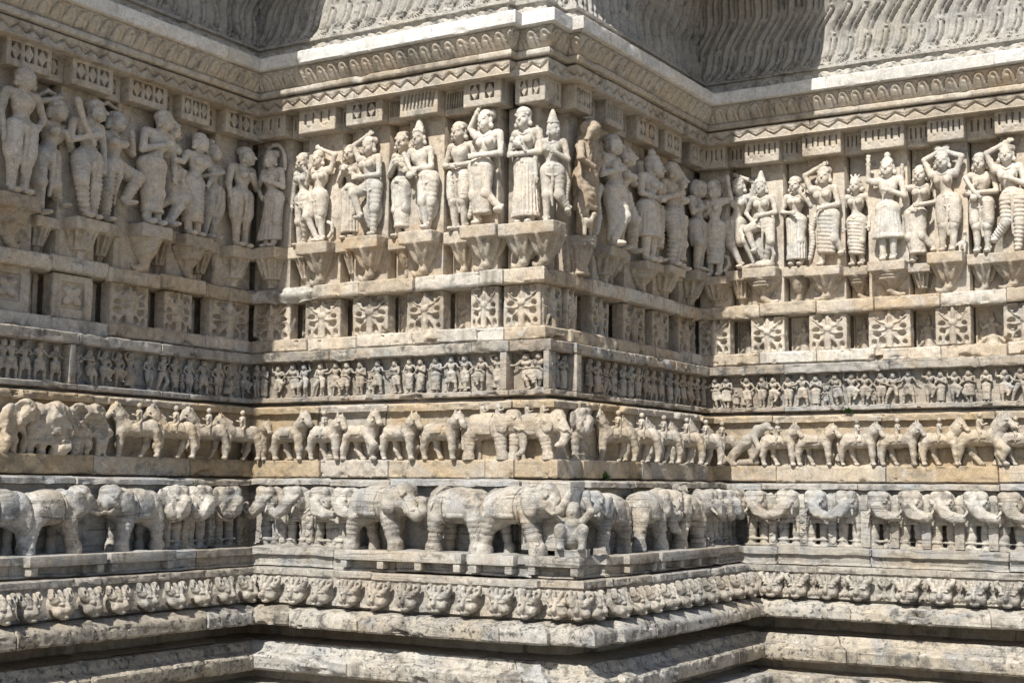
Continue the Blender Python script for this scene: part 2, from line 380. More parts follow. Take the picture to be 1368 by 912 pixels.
STAT= [('A',1,-1.84,1.545,0.71),('A',2,-1.586,1.473,0.666),('A',3,-1.34,1.492,0.696),('A',4,-1.127,1.51,0.664),('A',5,-0.843,1.538,0.72),('A',6,-0.657,1.549,0.673),('A',7,-0.489,1.525,0.656),('A',8,-0.303,1.539,0.639),('A',9,-0.06,1.518,0.663),('B',1,-2.149,1.525,0.646),('B',2,-1.912,1.52,0.622),('B',3,-1.735,1.525,0.601),('B',4,-1.526,1.536,0.614),('B',5,-1.345,1.531,0.636),('B',6,-1.117,1.511,0.669),('B',7,-0.94,1.528,0.7),('B',8,-0.701,1.517,0.671),('B',9,-0.495,1.526,0.695),('B',10,-0.248,1.517,0.707),('B',11,-0.043,1.516,0.671),('C',1,0.517,1.49,0.723),('C',2,0.876,1.479,0.711),('C',3,1.092,1.492,0.677),('C',4,1.383,1.455,0.745),('C',5,1.529,1.485,0.68),('C',6,1.737,1.474,0.718),('C',7,1.905,1.476,0.687),('C',8,2.178,1.502,0.655),('D',1,0.024,1.468,0.697),('D',2,0.181,1.51,0.66),('D',3,0.379,1.506,0.679),('D',4,0.604,1.51,0.624),('D',5,0.824,1.483,0.683),('D',6,1.024,1.478,0.635),('D',7,1.255,1.486,0.718),('D',8,1.441,1.467,0.65),('D',9,1.634,1.516,0.664),('D',10,1.844,1.499,0.655),('D',11,2.036,1.484,0.696)]
DANC= {'A':[-1.925,-1.863,-1.772,-1.679,-1.574,-1.418,-1.328,-1.215,-1.11,-1.025,-0.871,-0.758,-0.655,-0.537,-0.416,-0.28,-0.179,-0.037],'B':[-2.155,-2.102,-1.988,-1.864,-1.763,-1.643,-1.534,-1.437,-1.331,-1.198,-1.076,-0.975,-0.883,-0.784,-0.677,-0.58,-0.462,-0.356],'K':[-0.18,-0.086],'L':[0.132,0.223],'C':[0.492,0.593,0.711,0.802,0.941,1.035,1.148,1.253,1.364,1.467,1.607,1.714,1.824,1.936,2.05,2.154],'D':[0.042,0.134,0.277,0.398,0.477,0.585,0.667,0.764,0.899,1.006,1.093,1.209,1.282,1.39,1.523,1.593,1.68,1.772,1.874,1.978,2.075,2.168,2.266]}
HORS= {'A':[-1.919,-1.701,-1.569,-1.413,-1.085,-0.796,-0.522,-0.226],'B':[-2.029,-1.766,-1.483,-1.222,-0.937,-0.647,-0.311],'K':[-0.023],'L':[0.15],'C':[0.532,0.844,1.155,1.497,1.802,2.073],'D':[0.355,0.571,0.817,1.107,1.367,1.63,1.876,2.089]}
ELEP= {'A':[-2.133,-1.833,-1.258,-0.955,-0.763,-0.524],'B':[-1.756,-1.554,-1.346,-1.176,-0.914,-0.426,-0.041],'K':[0.285],'C':[0.088,0.594,1.157,1.476,1.619,1.765,1.916],'D':[0.468,0.687,0.87,1.079,1.278,1.472,1.667,1.87,2.065,2.254]}
KIRT= {'A':[-2.326,-2.175,-1.986,-1.789,-1.609,-1.402,-1.195,-0.998,-0.804,-0.612],'B':[-1.516,-1.322,-1.132,-0.939,-0.742,-0.543,-0.348,-0.159,0.041,0.206],'K':[0.36,0.472],'L':[-0.439],'C':[-0.249,-0.041,0.149,0.347,0.533,0.707,0.898,1.107,1.326,1.505],'D':[0.667,0.832,1.028,1.224,1.515,1.713,1.911,2.1,2.292]}

# ================================================================ the temple wall
ground_me = mesh_np('courtyard_paving', [(-400, -400, 0), (400, -400, 0), (400, 400, 0), (-400, 400, 0)], [[0, 1, 2, 3]], False)
tag(link('courtyard_paving', ground_me, M_PAVE), kind='structure')
T = tag(empty('stone_temple', (0, 0, 0)), 'carved stone temple folding in and out in stacked courses of friezes', 'temple')

def tri(x): return np.abs((x % 1.)*2-1)
# reliefs: outward height as a function of the face, the run S along it, the fraction v down the profile, z
def r_zig(f, S, v, Z):
    p = .128 if f == 'D' else .105; u = S/p
    zz = .28+.42*tri(u)+.03*np.sin(u*2.1)         # fraction from the top
    gro = -.019*np.exp(-((v-zz)/.075)**4)
    low = np.where((v > zz+.08) & (v < .93), -.006, 0.)
    hook = -.006*np.exp(-((v-(.18+.3*tri(u)))/.05)**2)
    return np.where((v > .06) & (v < .97), gro+low+hook, 0.)
def r_petal(f, S, v, Z):
    p = .088; u = ((S/p) % 1.)-.5
    top = 1.2*(np.abs(u)*2)**2.6*.5+.12
    body = np.clip((v-top)/.08, 0, 1)
    edge = -.010*np.exp(-((v-top)/.045)**2)-.008*np.exp(-((np.abs(u)-.47)/.04)**2)*(v > .2)
    hook = -.010*np.exp(-((u-.12-.16*(v-.45))/.045)**2)*((v > .38) & (v < .95))-.010*np.exp(-(((u-.0)/.13)**2+((v-.38)/.07)**2))
    return np.where((v > .04) & (v < .96), .012*body*(1-(2*u)**4*.5)+edge+hook, 0)
def r_leaf(f, S, v, Z):
    p = .135; q = S/p; i = np.floor(q); u = (q-i)-.5; w_ = (v-.5)
    tilt = np.where(i % 2 == 0, .5, -.35)
    a = u*np.cos(tilt)+w_*.62*np.sin(tilt); b = -u*np.sin(tilt)+w_*.62*np.cos(tilt)
    leaf = 1-(a/.33)**2-(b/.19)**2
    rib = -.005*np.exp(-(b/.025)**2)
    stem = .010*np.exp(-((w_-.30*np.sin(2*math.pi*u+i))/.09)**2)
    return np.where((v > .03) & (v < .97), np.where(leaf > 0, .024*np.sqrt(np.maximum(leaf, 0))+rib, stem-.004), 0)
def r_cove(f, S, v, Z):
    p = .122; h_ = 1-v; q = (S-.30*h_**.9-.02*np.sin(h_*14))/p+.04*np.sin(S*5); i = np.floor(q); u = q-i
    rib = .017*np.exp(-((u-.24)/.12)**2)-.005*np.cos(2*math.pi*u)
    fr_ = (h_*3.6+.09*np.sin(i*1.9)) % 1.
    on = np.clip((fr_-.10)/.03, 0, 1)*np.clip((.93-fr_)/.03, 0, 1)
    cut = -.022*(np.exp(-((u-.55)/.035)**4)+np.exp(-((u-.86)/.035)**4))*on
    fil = .012*np.exp(-((u-.70)/.085)**4)*on
    knot = .015*np.exp(-(((fr_-.02)/.06)**2+((u-.70)/.16)**2))
    scal = -.012*np.exp(-((v-.955+.05*np.abs(np.sin(math.pi*u)))/.014)**2)
    return np.where((v > .03) & (v < .985), rib+cut+fil+knot+scal, 0)
def r_scroll(f, S, v, Z):
    return .003*np.sin(S*90+6*v)*np.exp(-(((S/.29) % 1.-.5)/.17)**2)

sweep('wall_core', [(-.40, 4.2), (-.40, -1.62)], M_WALL, T, ds=.3, dz=.3, amp=0)
sweep('upper_wall', [(-.03, 3.98), (-.03, 3.62)], M_ROOF, T, ds=.05, dz=.08)
sweep('roof_eave', [(-.03, 3.98), (.24, 4.02), (.30, 4.10), (.30, 4.22), (.0, 4.30), (-.30, 4.34), (-.8, 4.34)], M_SLAB, T, ds=.05, dz=.06)
sweep('roof_cove', [(-.03, 3.62), (-.075, 3.44), (-.105, 3.28), (-.115, 3.14), (-.105, 3.03), (-.085, 2.94), (-.058, 2.875), (-.035, 2.845)], M_ROOF, T, ds=.0058, dz=.013, relief=r_cove, amp=.004, sharp=60)
sweep('leaf_moulding', [(-.035, 2.845), (-.012, 2.843, 1), (-.008, 2.822, 1), (-.03, 2.818)], M_ROOF, T, ds=.02, dz=.01, chip=.03, amp=.002)
sweep('leaf_band', [(-.03, 2.818), (-.022, 2.728)], M_ROOF, T, ds=.0065, dz=.0045, relief=r_leaf, amp=.003, sharp=60)
sweep('cornice_slab', [(-.022, 2.728), (.088, 2.732, .6), (.10, 2.722, .6), (.10, 2.652, .6), (.094, 2.646, .4), (.06, 2.644)], M_SLAB, T, dz=.012, chip=.05, amp=.0012, blocks=.85, boff=.003, seed=3)
sweep('petal_moulding', [(.06, 2.644), (.068, 2.632), (.055, 2.60), (.03, 2.56), (.012, 2.535), (.008, 2.526)], M_CORN, T, ds=.006, dz=.006, relief=r_petal, amp=.002, sharp=60)
sweep('cornice_fillet', [(.008, 2.526), (.020, 2.528, .6), (.033, 2.518, .6), (.033, 2.497, .5), (.026, 2.487, .5), (-.03, 2.484), (-.035, 2.476)], M_CORN, T, dz=.008, chip=.04, amp=.0012, blocks=1.1, boff=.003, seed=5)
sweep('zigzag_band', [(-.03, 2.476), (.006, 2.474), (.008, 2.470), (.008, 2.390), (.002, 2.386), (-.16, 2.384)], M_CORN, T, ds=.0055, dz=.0052, relief=lambda f, S, v, Z: r_zig(f, S, (2.472-Z)/.084, Z)*(Z < 2.4715)*(Z > 2.389), amp=.002, blocks=.9, boff=.003, seed=8, sharp=50)
sweep('back_wall', [(-.16, 2.384), (-.255, 2.383), (-.265, 2.37), (-.265, 1.27)], M_WALL, T, ds=.04, dz=.04, amp=.003)
bj = {f: [b[2 if f in 'AC' or 1 else 2] for b in BAYS if b[0] == f and b[3] == 0] for f in 'ABCD'}
sweep('ledge_course', [(-.265, 1.272), (-.112, 1.268, .7), (-.094, 1.258, 1), (-.092, 1.192, 1), (-.10, 1.180, .8), (-.34, 1.176)], M_LEDGE, T, dz=.011, chip=.075, amp=.0022, blocks=.36, boff=.011, seed=12, at=bj, gap=.022, relief=lambda f, S, v, Z: np.where((Z < 1.25) & (Z > 1.2), r_scroll(f, S, v, Z), 0))
sweep('recess_wall', [(-.34, 1.176), (-.345, 1.16), (-.345, .93)], M_WALL, T, ds=.04, dz=.04, amp=.003)
sweep('panel_base_course', [(-.345, .932), (-.155, .929), (-.085, .922, 1), (-.074, .912, 1), (-.070, .850, 1), (-.078, .842, .6), (-.12, .840)], M_LEDGE, T, dz=.011, chip=.075, amp=.0022, blocks=.36, boff=.012, seed=15, at=bj, gap=.02, relief=lambda f, S, v, Z: np.where((Z < .91) & (Z > .86), 2.2*r_scroll(f, S+.1, v, Z), 0))
FB = sweep('figure_frieze', [(-.12, .840), (.002, .834, .7), (.014, .826, 1), (.016, .776, 1), (.008, .769, .6), (-.052, .768), (-.056, .760), (-.056, .556), (-.05, .551), (.010, .549, .7), (.016, .544, 1), (.016, .522, 1), (.006, .517, .6), (-.06, .515)], M_FRZ, T, ds=.014, dz=.0105, chip=.07, amp=.0022, blocks=.8, boff=.005, seed=18, gap=.014)
sweep('shadow_joint', [(-.06, .515), (-.05, .505), (-.045, .494), (.02, .493)], M_FRZ, T, dz=.012, amp=.003)
sweep('animal_course', [(.02, .493), (.062, .488, 1), (.070, .478, 1), (.066, .446, .6), (.036, .440), (.030, .43), (.030, .165), (.036, .157), (.112, .155, .5), (.116, .150, 1), (.117, .060, 1), (.110, .052, .6), (.07, .050)], M_PLIN, T, ds=.014, dz=.012, chip=.07, amp=.0025, blocks=.75, boff=.007, seed=21, gap=.018)
sweep('elephant_course', [(.07, .050), (.085, .043), (.20, .040, .6), (.215, .030, 1), (.218, .004, 1), (.165, -.004), (.16, -.345), (.165, -.355), (.395, -.358, .6), (.412, -.364, .6), (.414, -.402, .3), (.392, -.408), (.390, -.452), (.402, -.456), (.405, -.466, .5), (.38, -.472)], M_ELE, T, ds=.014, dz=.0125, chip=.04, amp=.0025, blocks=.62, boff=.010, seed=24, gap=.018)
MB = sweep('mask_band', [(.38, -.472), (.40, -.473), (.476, -.470, .6), (.488, -.476, .8), (.492, -.506, .8), (.484, -.512), (.480, -.520), (.520, -.655, .3), (.524, -.662), (.49, -.668), (.49, -.676)], M_BAND, T, ds=.014, dz=.011, chip=.06, amp=.0022, blocks=.9, boff=.005, seed=27, gap=.014)
sweep('base_ledge', [(.49, -.676), (.555, -.679, .4), (.585, -.690, .3), (.618, -.708, 1), (.628, -.722, 1), (.632, -.770, 1), (.622, -.782, 1), (.50, -.786)], M_BASE, T, ds=.014, dz=.012, chip=.055, amp=.0014, blocks=.72, boff=.008, seed=30, gap=.02)
sweep('base_recess', [(.50, -.786), (.29, -.79), (.285, -.872), (.50, -.878)], M_WALL, T, ds=.03, dz=.03, amp=.004, blocks=.8, boff=.004, seed=32)
sweep('base_torus', [(.50, -.878), (.535, -.880, .8), (.556, -.905), (.562, -.925), (.575, -.932), (.60, -.938, .4), (.632, -.948, 1), (.640, -.958, 1), (.636, -1.02, 1), (.62, -1.034, .8), (.50, -1.038)], M_BASE, T, ds=.014, dz=.012, chip=.05, amp=.0016, blocks=.9, boff=.008, seed=34, gap=.02)
sweep('footing_recess', [(.50, -1.038), (.45, -1.045), (.45, -1.10), (.52, -1.105)], M_WALL, T, ds=.04, dz=.03, amp=.004)
sweep('footing_course', [(.52, -1.105), (.70, -1.112, 1), (.715, -1.125, 1), (.72, -1.30), (.80, -1.32, 1), (.80, -1.62)], M_BASE, T, ds=.03, dz=.03, chip=.12, amp=.006, blocks=.8, boff=.006, seed=36)
# two unseen blocks added under the eave to cast shadow at the inner corners
def plain_box(name, lo, hi, mat, parent, bev=.012, seg=1):
    import bmesh
    bm = bmesh.new(); bmesh.ops.create_cube(bm, size=1)
    for v in bm.verts: v.co = Vector([lo[i]+(hi[i]-lo[i])*(v.co[i]+.5) for i in range(3)])
    bmesh.ops.bevel(bm, geom=bm.edges[:], offset=bev, segments=2, affect='EDGES', profile=.6)
    me = bpy.data.meshes.new(name); bm.to_mesh(me); bm.free()
    for p in me.polygons: p.use_smooth = True
    me.set_sharp_from_angle(angle=rad(30))
    return link(name, me, mat, parent)
plain_box('corner_shadow_block', (-.08, YD-1.0, 3.64+ZC), (.87, YD+.1, 3.96+ZC), M_ROOF, T)
plain_box('corner_shadow_block', (XA-.08, -1.0, 3.66+ZC), (XA+.46, .1, 3.96+ZC), M_ROOF, T)

# pilasters, lattice blocks, carved panels: one of each kind, then a copy per bay
def lattice(kind, seed):
    c = Carve((-.135, -.05, -.11), (.135, .13, .11), .0046)
    c.box((0, .035, 0), (.125, .075, .0925), .006)
    def dia(x, wd=.026, hh=.052):
        c.box((x, .11, .004), (wd, .04, hh), .002, .002, 's')
        for sgn in (0,):
            g = c.sub((x-wd, .06, .004-hh), (x+wd, .112, .004+hh), .004)
            sl, X, O, Z = g
            D = np.abs(X-x)/wd*1.0+np.abs(Z-.004)/hh-1.02
            D = np.maximum(D*.022, np.abs(O-.085)-.024); c.comb(sl, np.broadcast_to(D, c.F[sl].shape).astype(np.float32), .002, 'u')
    def vee(x, wd=.026, hh=.048):
        c.box((x, .112, .012), (wd, .03, hh-.008), .002, .002, 's')
        g = c.sub((x-wd*1.1, .06, .004-hh), (x+wd*1.1, .112, .004+hh), .004); sl, X, O, Z = g
        D = np.maximum(np.maximum(np.abs(X-x)-wd*.62, np.abs(Z-.012)-hh), np.abs(O-.082)-.024); c.comb(sl, np.broadcast_to(D, c.F[sl].shape).astype(np.float32), .002, 'u')
        for q in (-1, 1): c.cap((x+q*wd*.15, .112, -.055), (x+q*wd*.9, .112, -.022), .0065, k=.003, op='s')
    def slot(x):
        c.box((x, .112, .006), (.0062, .022, .056), .002, .002, 's', ry=.10)
    if kind == 'diamond3':
        for x in (-.072, 0, .072): dia(x)
    elif kind == 'diamond2':
        for x in (-.05, .05): dia(x, .030)
    elif kind == 'diamond1': dia(0, .05)
    elif kind == 'vee3':
        for x in (-.075, 0, .075): vee(x)
    elif kind == 'vee2':
        for x in (-.055, .055): vee(x, .034)
    else:
        for i in range(9): slot(-.096+.024*i)
    return c.mesh('lattice_block', 1, .0012, seed)
LAT = {k: lattice(k, i) for i, k in enumerate(('diamond3', 'diamond2', 'diamond1', 'vee3', 'vee2', 'slots'))}

def rosette(kind, seed):
    q_ = random.Random(seed*13+1); J = lambda v: v*q_.uniform(.82, 1.2)
    c = Carve((-.12, -.04, -.13), (.12, .085, .13), .005)
    c.box((0, 0, 0), (.112, .05, .126), .006)
    F = .05
    if kind in ('flower', 'flower_b'):
        for sx in (-1, 1):
            c.ell((sx*J(.058), F, .085), (J(.030), .035, J(.032)), .004, 's'); c.ell((sx*.022, F, .11), (J(.015), .03, .02), .004, 's')
            c.ell((sx*.072, F, .012), (J(.021), .032, J(.018)), .004, 's', ry=sx*J(.3))
            c.ell((sx*.066, F, -.036), (J(.025), .034, J(.020)), .004, 's', ry=-sx*J(.5))
            c.ell((sx*.034, F, -.086), (J(.021), .034, J(.028)), .004, 's'); c.ell((sx*.083, F, -.092), (J(.014), .03, J(.022)), .004, 's')
            c.chain([(0, F, .02), (sx*.05, F+.004, J(.05)), (sx*.088, F, J(.086))], .008, .005, .004)
            c.chain([(0, F, 0), (sx*.045, F+.004, -.012), (sx*.09, F, -.004)], .008, .005, .004)
            c.chain([(0, F, -.02), (sx*.05, F+.002, -J(.062)), (sx*.07, F, -.11)], .008, .005, .004)
            for t_ in (.3, .6): c.ell((sx*.1*t_, F+.002, .1*t_+.012), (.010, .010, .007), .004, ry=-sx*.8)
            if q_.random() < .3: c.ell((sx*.10, F, q_.choice((-.12, .12))), (.03, .05, .03), .004, 's')
        c.ell((0, F+.004, .015), (.024, .022, .024), .006)
        if kind == 'flower_b':
            for a in range(7): c.cap((.02*math.sin(a*.5-1.5), F+.006, .03), (.05*math.sin(a*.5-1.5), F+.002, .03+.05*math.cos(a*.5-1.5)), .006, .003, .003)
        c.cap((0, F, -.01), (0, F, -.12), .016, .022, .006)
        c.ell((0, F+.006, -.06), (.018, .014, .03), .006); c.ell((0, F, .075), (.012, .012, .05), .006)
    elif kind == 'frame':
        c.box((0, F+.012, .006), (.066, .032, .078), .004, .003, 's')
        for a in range(4):
            an = math.pi/4+a*math.pi/2; x, z = .030*math.cos(an), .036*math.sin(an)+.006
            c.ell((x, F-.012, z), (.036, .022, .022), .003, ry=-math.atan2(z, x) if False else (math.pi/4 if a % 2 == 0 else -math.pi/4)*-1)
        c.ell((0, F-.004, .006), (.012, .012, .012), .004)
    elif kind == 'bust':
        c.box((0, F+.03, .0), (.098, .052, .118), .004, .003, 's')
        c.ell((0, F-.012, .045), (.022, .022, .026), .006); c.ell((0, F-.012, .078), (.012, .012, .014), .005)
        c.frus((0, F-.018, -.118), .02, (.040, .026), (.030, .02), .01)
        for sx in (-1, 1):
            c.chain([(sx*.03, F-.012, .012), (sx*.062, F-.01, -.012), (sx*.085, F-.012, .014)], .012, .009, .008)
            c.chain([(sx*.03, F-.014, -.06), (sx*.06, F-.012, -.085), (sx*.09, F-.014, -.112)], .011, .008, .006)
            c.ell((sx*.075, F-.02, -.05), (.016, .014, .03), .006)
    else:
        c.box((0, F+.02, .0), (.06, .05, .118), .004, .003, 's'); c.box((0, F-.01, 0), (.02, .03, .118), .004, .004)
    return c.mesh('carved_panel', 1, .0022, seed, 30)
ROS = {k: rosette(k, i) for i, k in enumerate(('flower', 'flower_b', 'frame', 'bust', 'plain'))}
FLO = [ROS['flower'], ROS['flower_b']]+[rosette('flower' if i % 2 else 'flower_b', 20+i) for i in range(6)]

rb = random.Random(5)
def sbox(name, face, s0, s1, d0, d1, z0, z1, mat):
    a, b = place(face, s0, d0, z0), place(face, s1, d1, z1)
    return plain_box(name, [min(a[i], b[i]) for i in range(3)], [max(a[i], b[i]) for i in range(3)], mat, T, .006)
n_b = {}
EXT = {('A', 1): .115, ('B', 0): -2.318, ('C', 1): 2.305, ('D', 0): -.118}          # the bays at the inner corners run into the corner
_last = {f: max(i for i, b in enumerate(BAYS) if b[0] == f) for f in 'ABCD'}; _first = {f: min(i for i, b in enumerate(BAYS) if b[0] == f) for f in 'ABCD'}
def in_corner(i, b):
    f, s0, s1, r_ = b
    if f in 'AC' and i == _last[f]: s1 = EXT[(f, 1)]
    if f in 'BD' and i == _first[f]: s0 = EXT[(f, 0)]
    return (f, s0, s1, r_)
BAYS = [in_corner(i, b) for i, b in enumerate(BAYS)]
for (f, s0, s1, fr_) in BAYS:
    i = n_b[f] = n_b.get(f, 0)+1
    jit = rb.uniform(-.006, .006) if f not in 'KL' else 0.
    def span(d, z, s0=s0, s1=s1):              # the bay's ends at the depth d, kept off the notches of the corner
        if f == 'K': s0, s1 = -.27+d+.012, d-DMz(z)+.001
        if f == 'L': s0, s1 = DMz(z)-d+.022, .27-d-.012
        if f == 'B': s1 = min(s1, -.27+d-.006)
        if f == 'C': s0 = max(s0, .27-d+.006)
        return s0, s1
    w_ = s1-s0
    front = -.046+jit if fr_ else -.122+jit
    if f == 'A': kind = 'diamond3' if w_ > .22 else 'diamond1'
    elif f == 'B': kind = {1: 'vee2', 2: 'vee2', 3: 'vee2', 4: 'vee2', 5: 'diamond2', 6: 'slots', 7: 'slots', 8: 'slots', 9: 'diamond2'}.get(i, 'diamond2')
    elif f == 'C': kind = 'slots' if i in (3, 4) else ('diamond2' if w_ > .2 else 'diamond1')
    elif f == 'D': kind = 'vee3' if w_ > .2 else 'vee2'
    else: kind = 'diamond2'
    if f == 'C' and i <= 2: kind = 'diamond3' if i == 1 else 'diamond2'
    a, b = span(front, 2.3); w_, mid = b-a, (a+b)/2
    o = link('lattice_block', LAT[kind], M_CORN, T, place(f, mid, front-.11, 2.3225+rb.uniform(-.004, .004)), ANG[f], (w_/.25, 1, (.165+rb.uniform(-.004, .004))/.185))
    a, b = span(-.145+jit, 2.); w_, mid = b-a, (a+b)/2
    pw = w_*.93 if fr_ and f not in 'KL' else w_*1.0
    sbox('wall_pilaster', f, mid-pw/2, mid+pw/2, -.32, -.145+jit if fr_ else -.232+jit, 1.262, 2.245, M_WALL)
    # carved panel under the ledge
    deep = (f == 'C' and not fr_)
    if f == 'A': rk = 'frame' if (fr_ and i <= 5) else ('flower' if fr_ else 'plain')
    elif f in 'BK': rk = rb.choice(('flower', 'flower_b')) if fr_ else ('bust' if i > 4 else 'flower')
    elif f == 'D': rk = rb.choice(('flower', 'flower', 'flower_b')) if fr_ else 'bust'
    elif f == 'L': rk = 'flower'
    else: rk = 'flower'
    if not deep:
        a, b = span(-.145, 1.05); w_, mid = b-a, (a+b)/2
        pf = (-.125 if f == 'D' else -.145)+jit if fr_ else -.268+jit
        link('carved_panel', rb.choice(FLO) if rk.startswith('flower') else ROS[rk], M_WALL, T, place(f, mid, pf-.05, 1.053), ANG[f], (w_*(.96 if fr_ else 1.1)/.224, 1, .250/.252))

# brackets that carry the statues: slab, lotus cup, knob and curling tail
def bracket(kind, seed):
    c = Carve((-.135, -.03, -.02), (.135, .155, .30), .0055)
    yo = .0
    if kind == 'round':
        c.frus((0, .035, .205), .285, (.105, .10), (.115, .105), .004, ring=(.05, 2.5))
        c.frus((0, .03, .06), .205, (.055, .055), (.10, .09), .01, pleat=(.05, 14, 0))
        c.frus((0, .03, .0), .06, (.075, .07), (.055, .055), .01, ring=(.1, 2))
    else:
        c.box((0, .052, .241), (.122, .078, .040), .006)
        n = {'lotus': 11, 'cup': 13, 'plain': 0, 'bell': 9}[kind]
        wt, wb = (.118, .042) if kind != 'cup' else (.092, .060)
        c.frus((0, .0, .078), .203, (wb, wb+.010), (wt, .118), .005, pleat=(.11, n, 0) if n else None, pw=.62 if kind in ('lotus', 'plain') else .9)
        c.frus((0, .0, .192), .206, (wt*.97, .118), (wt*1.02, .122), .003)
        if kind == 'plain':
            for a in (-2, -1, 0, 1, 2): c.cap((a*.020, .074-.006*abs(a), .10), (a*.040, .128-.012*abs(a), .185), .004, k=.003, op='s')
        if kind == 'bell': c.frus((0, .0, .13), .203, (.085, .095), (.112, .120), .008, ring=(.08, 3))
        c.frus((0, .0, .066), .084, (wb*1.15, wb*1.2), (wb*1.15, wb*1.2), .005)
        if kind == 'cup': c.frus((0, .0, .012), .066, (.030, .032), (.050, .052), .008, pleat=(.08, 9, 0)); c.ell((0, .012, .016), (.030, .03, .018), .008)
        else:
            q = 1 if kind == 'bell' else -1
            c.chain([(0, .014, .066), (q*.004, .020, .044), (q*.022, .020, .022), (q*.052, .014, .014), (q*.082, .006, .022), (q*.098, .002, .044)], .036, .009, .010)
    return c.mesh('statue_bracket', 1, .002, seed, 30)
BRK = {k: bracket(k, i) for i, k in enumerate(('lotus', 'cup', 'plain', 'bell', 'round'))}

# ================================================================ statues
ARM = {'down': ((.175, .09, .61), (.165, .12, .46)), 'chest': ((.178, .11, .61), (.035, .195, .665)), 'hip': ((.215, .08, .63), (.12, .135, .535)),
       'up': ((.205, .10, .925), (.0, .12, 1.005)), 'raise': ((.215, .1, .79), (.20, .14, .95)), 'out': ((.2, .12, .68), (.31, .15, .665)),
       'across': ((.17, .13, .60), (-.06, .205, .585)), 'pray': ((.16, .13, .62), (.014, .205, .70)), 'shoulder': ((.20, .12, .65), (.115, .18, .77)),
       'belly': ((.18, .11, .61), (.02, .20, .575)), 'head': ((.20, .1, .85), (.10, .13, .985))}
LEG = {'st': ((.0, .115, .27), (.0, .10, .05)), 'bend': ((.05, .165, .29), (-.03, .10, .055)), 'raise': ((.14, .17, .43), (.03, .16, .21)),
       'back': ((.015, .12, .27), (.12, .07, .15)), 'cross': ((-.05, .175, .27), (-.12, .14, .055)), 'wide': ((.07, .13, .28), (.09, .11, .05)), 'lunge': ((.10, .15, .30), (.17, .11, .06))}
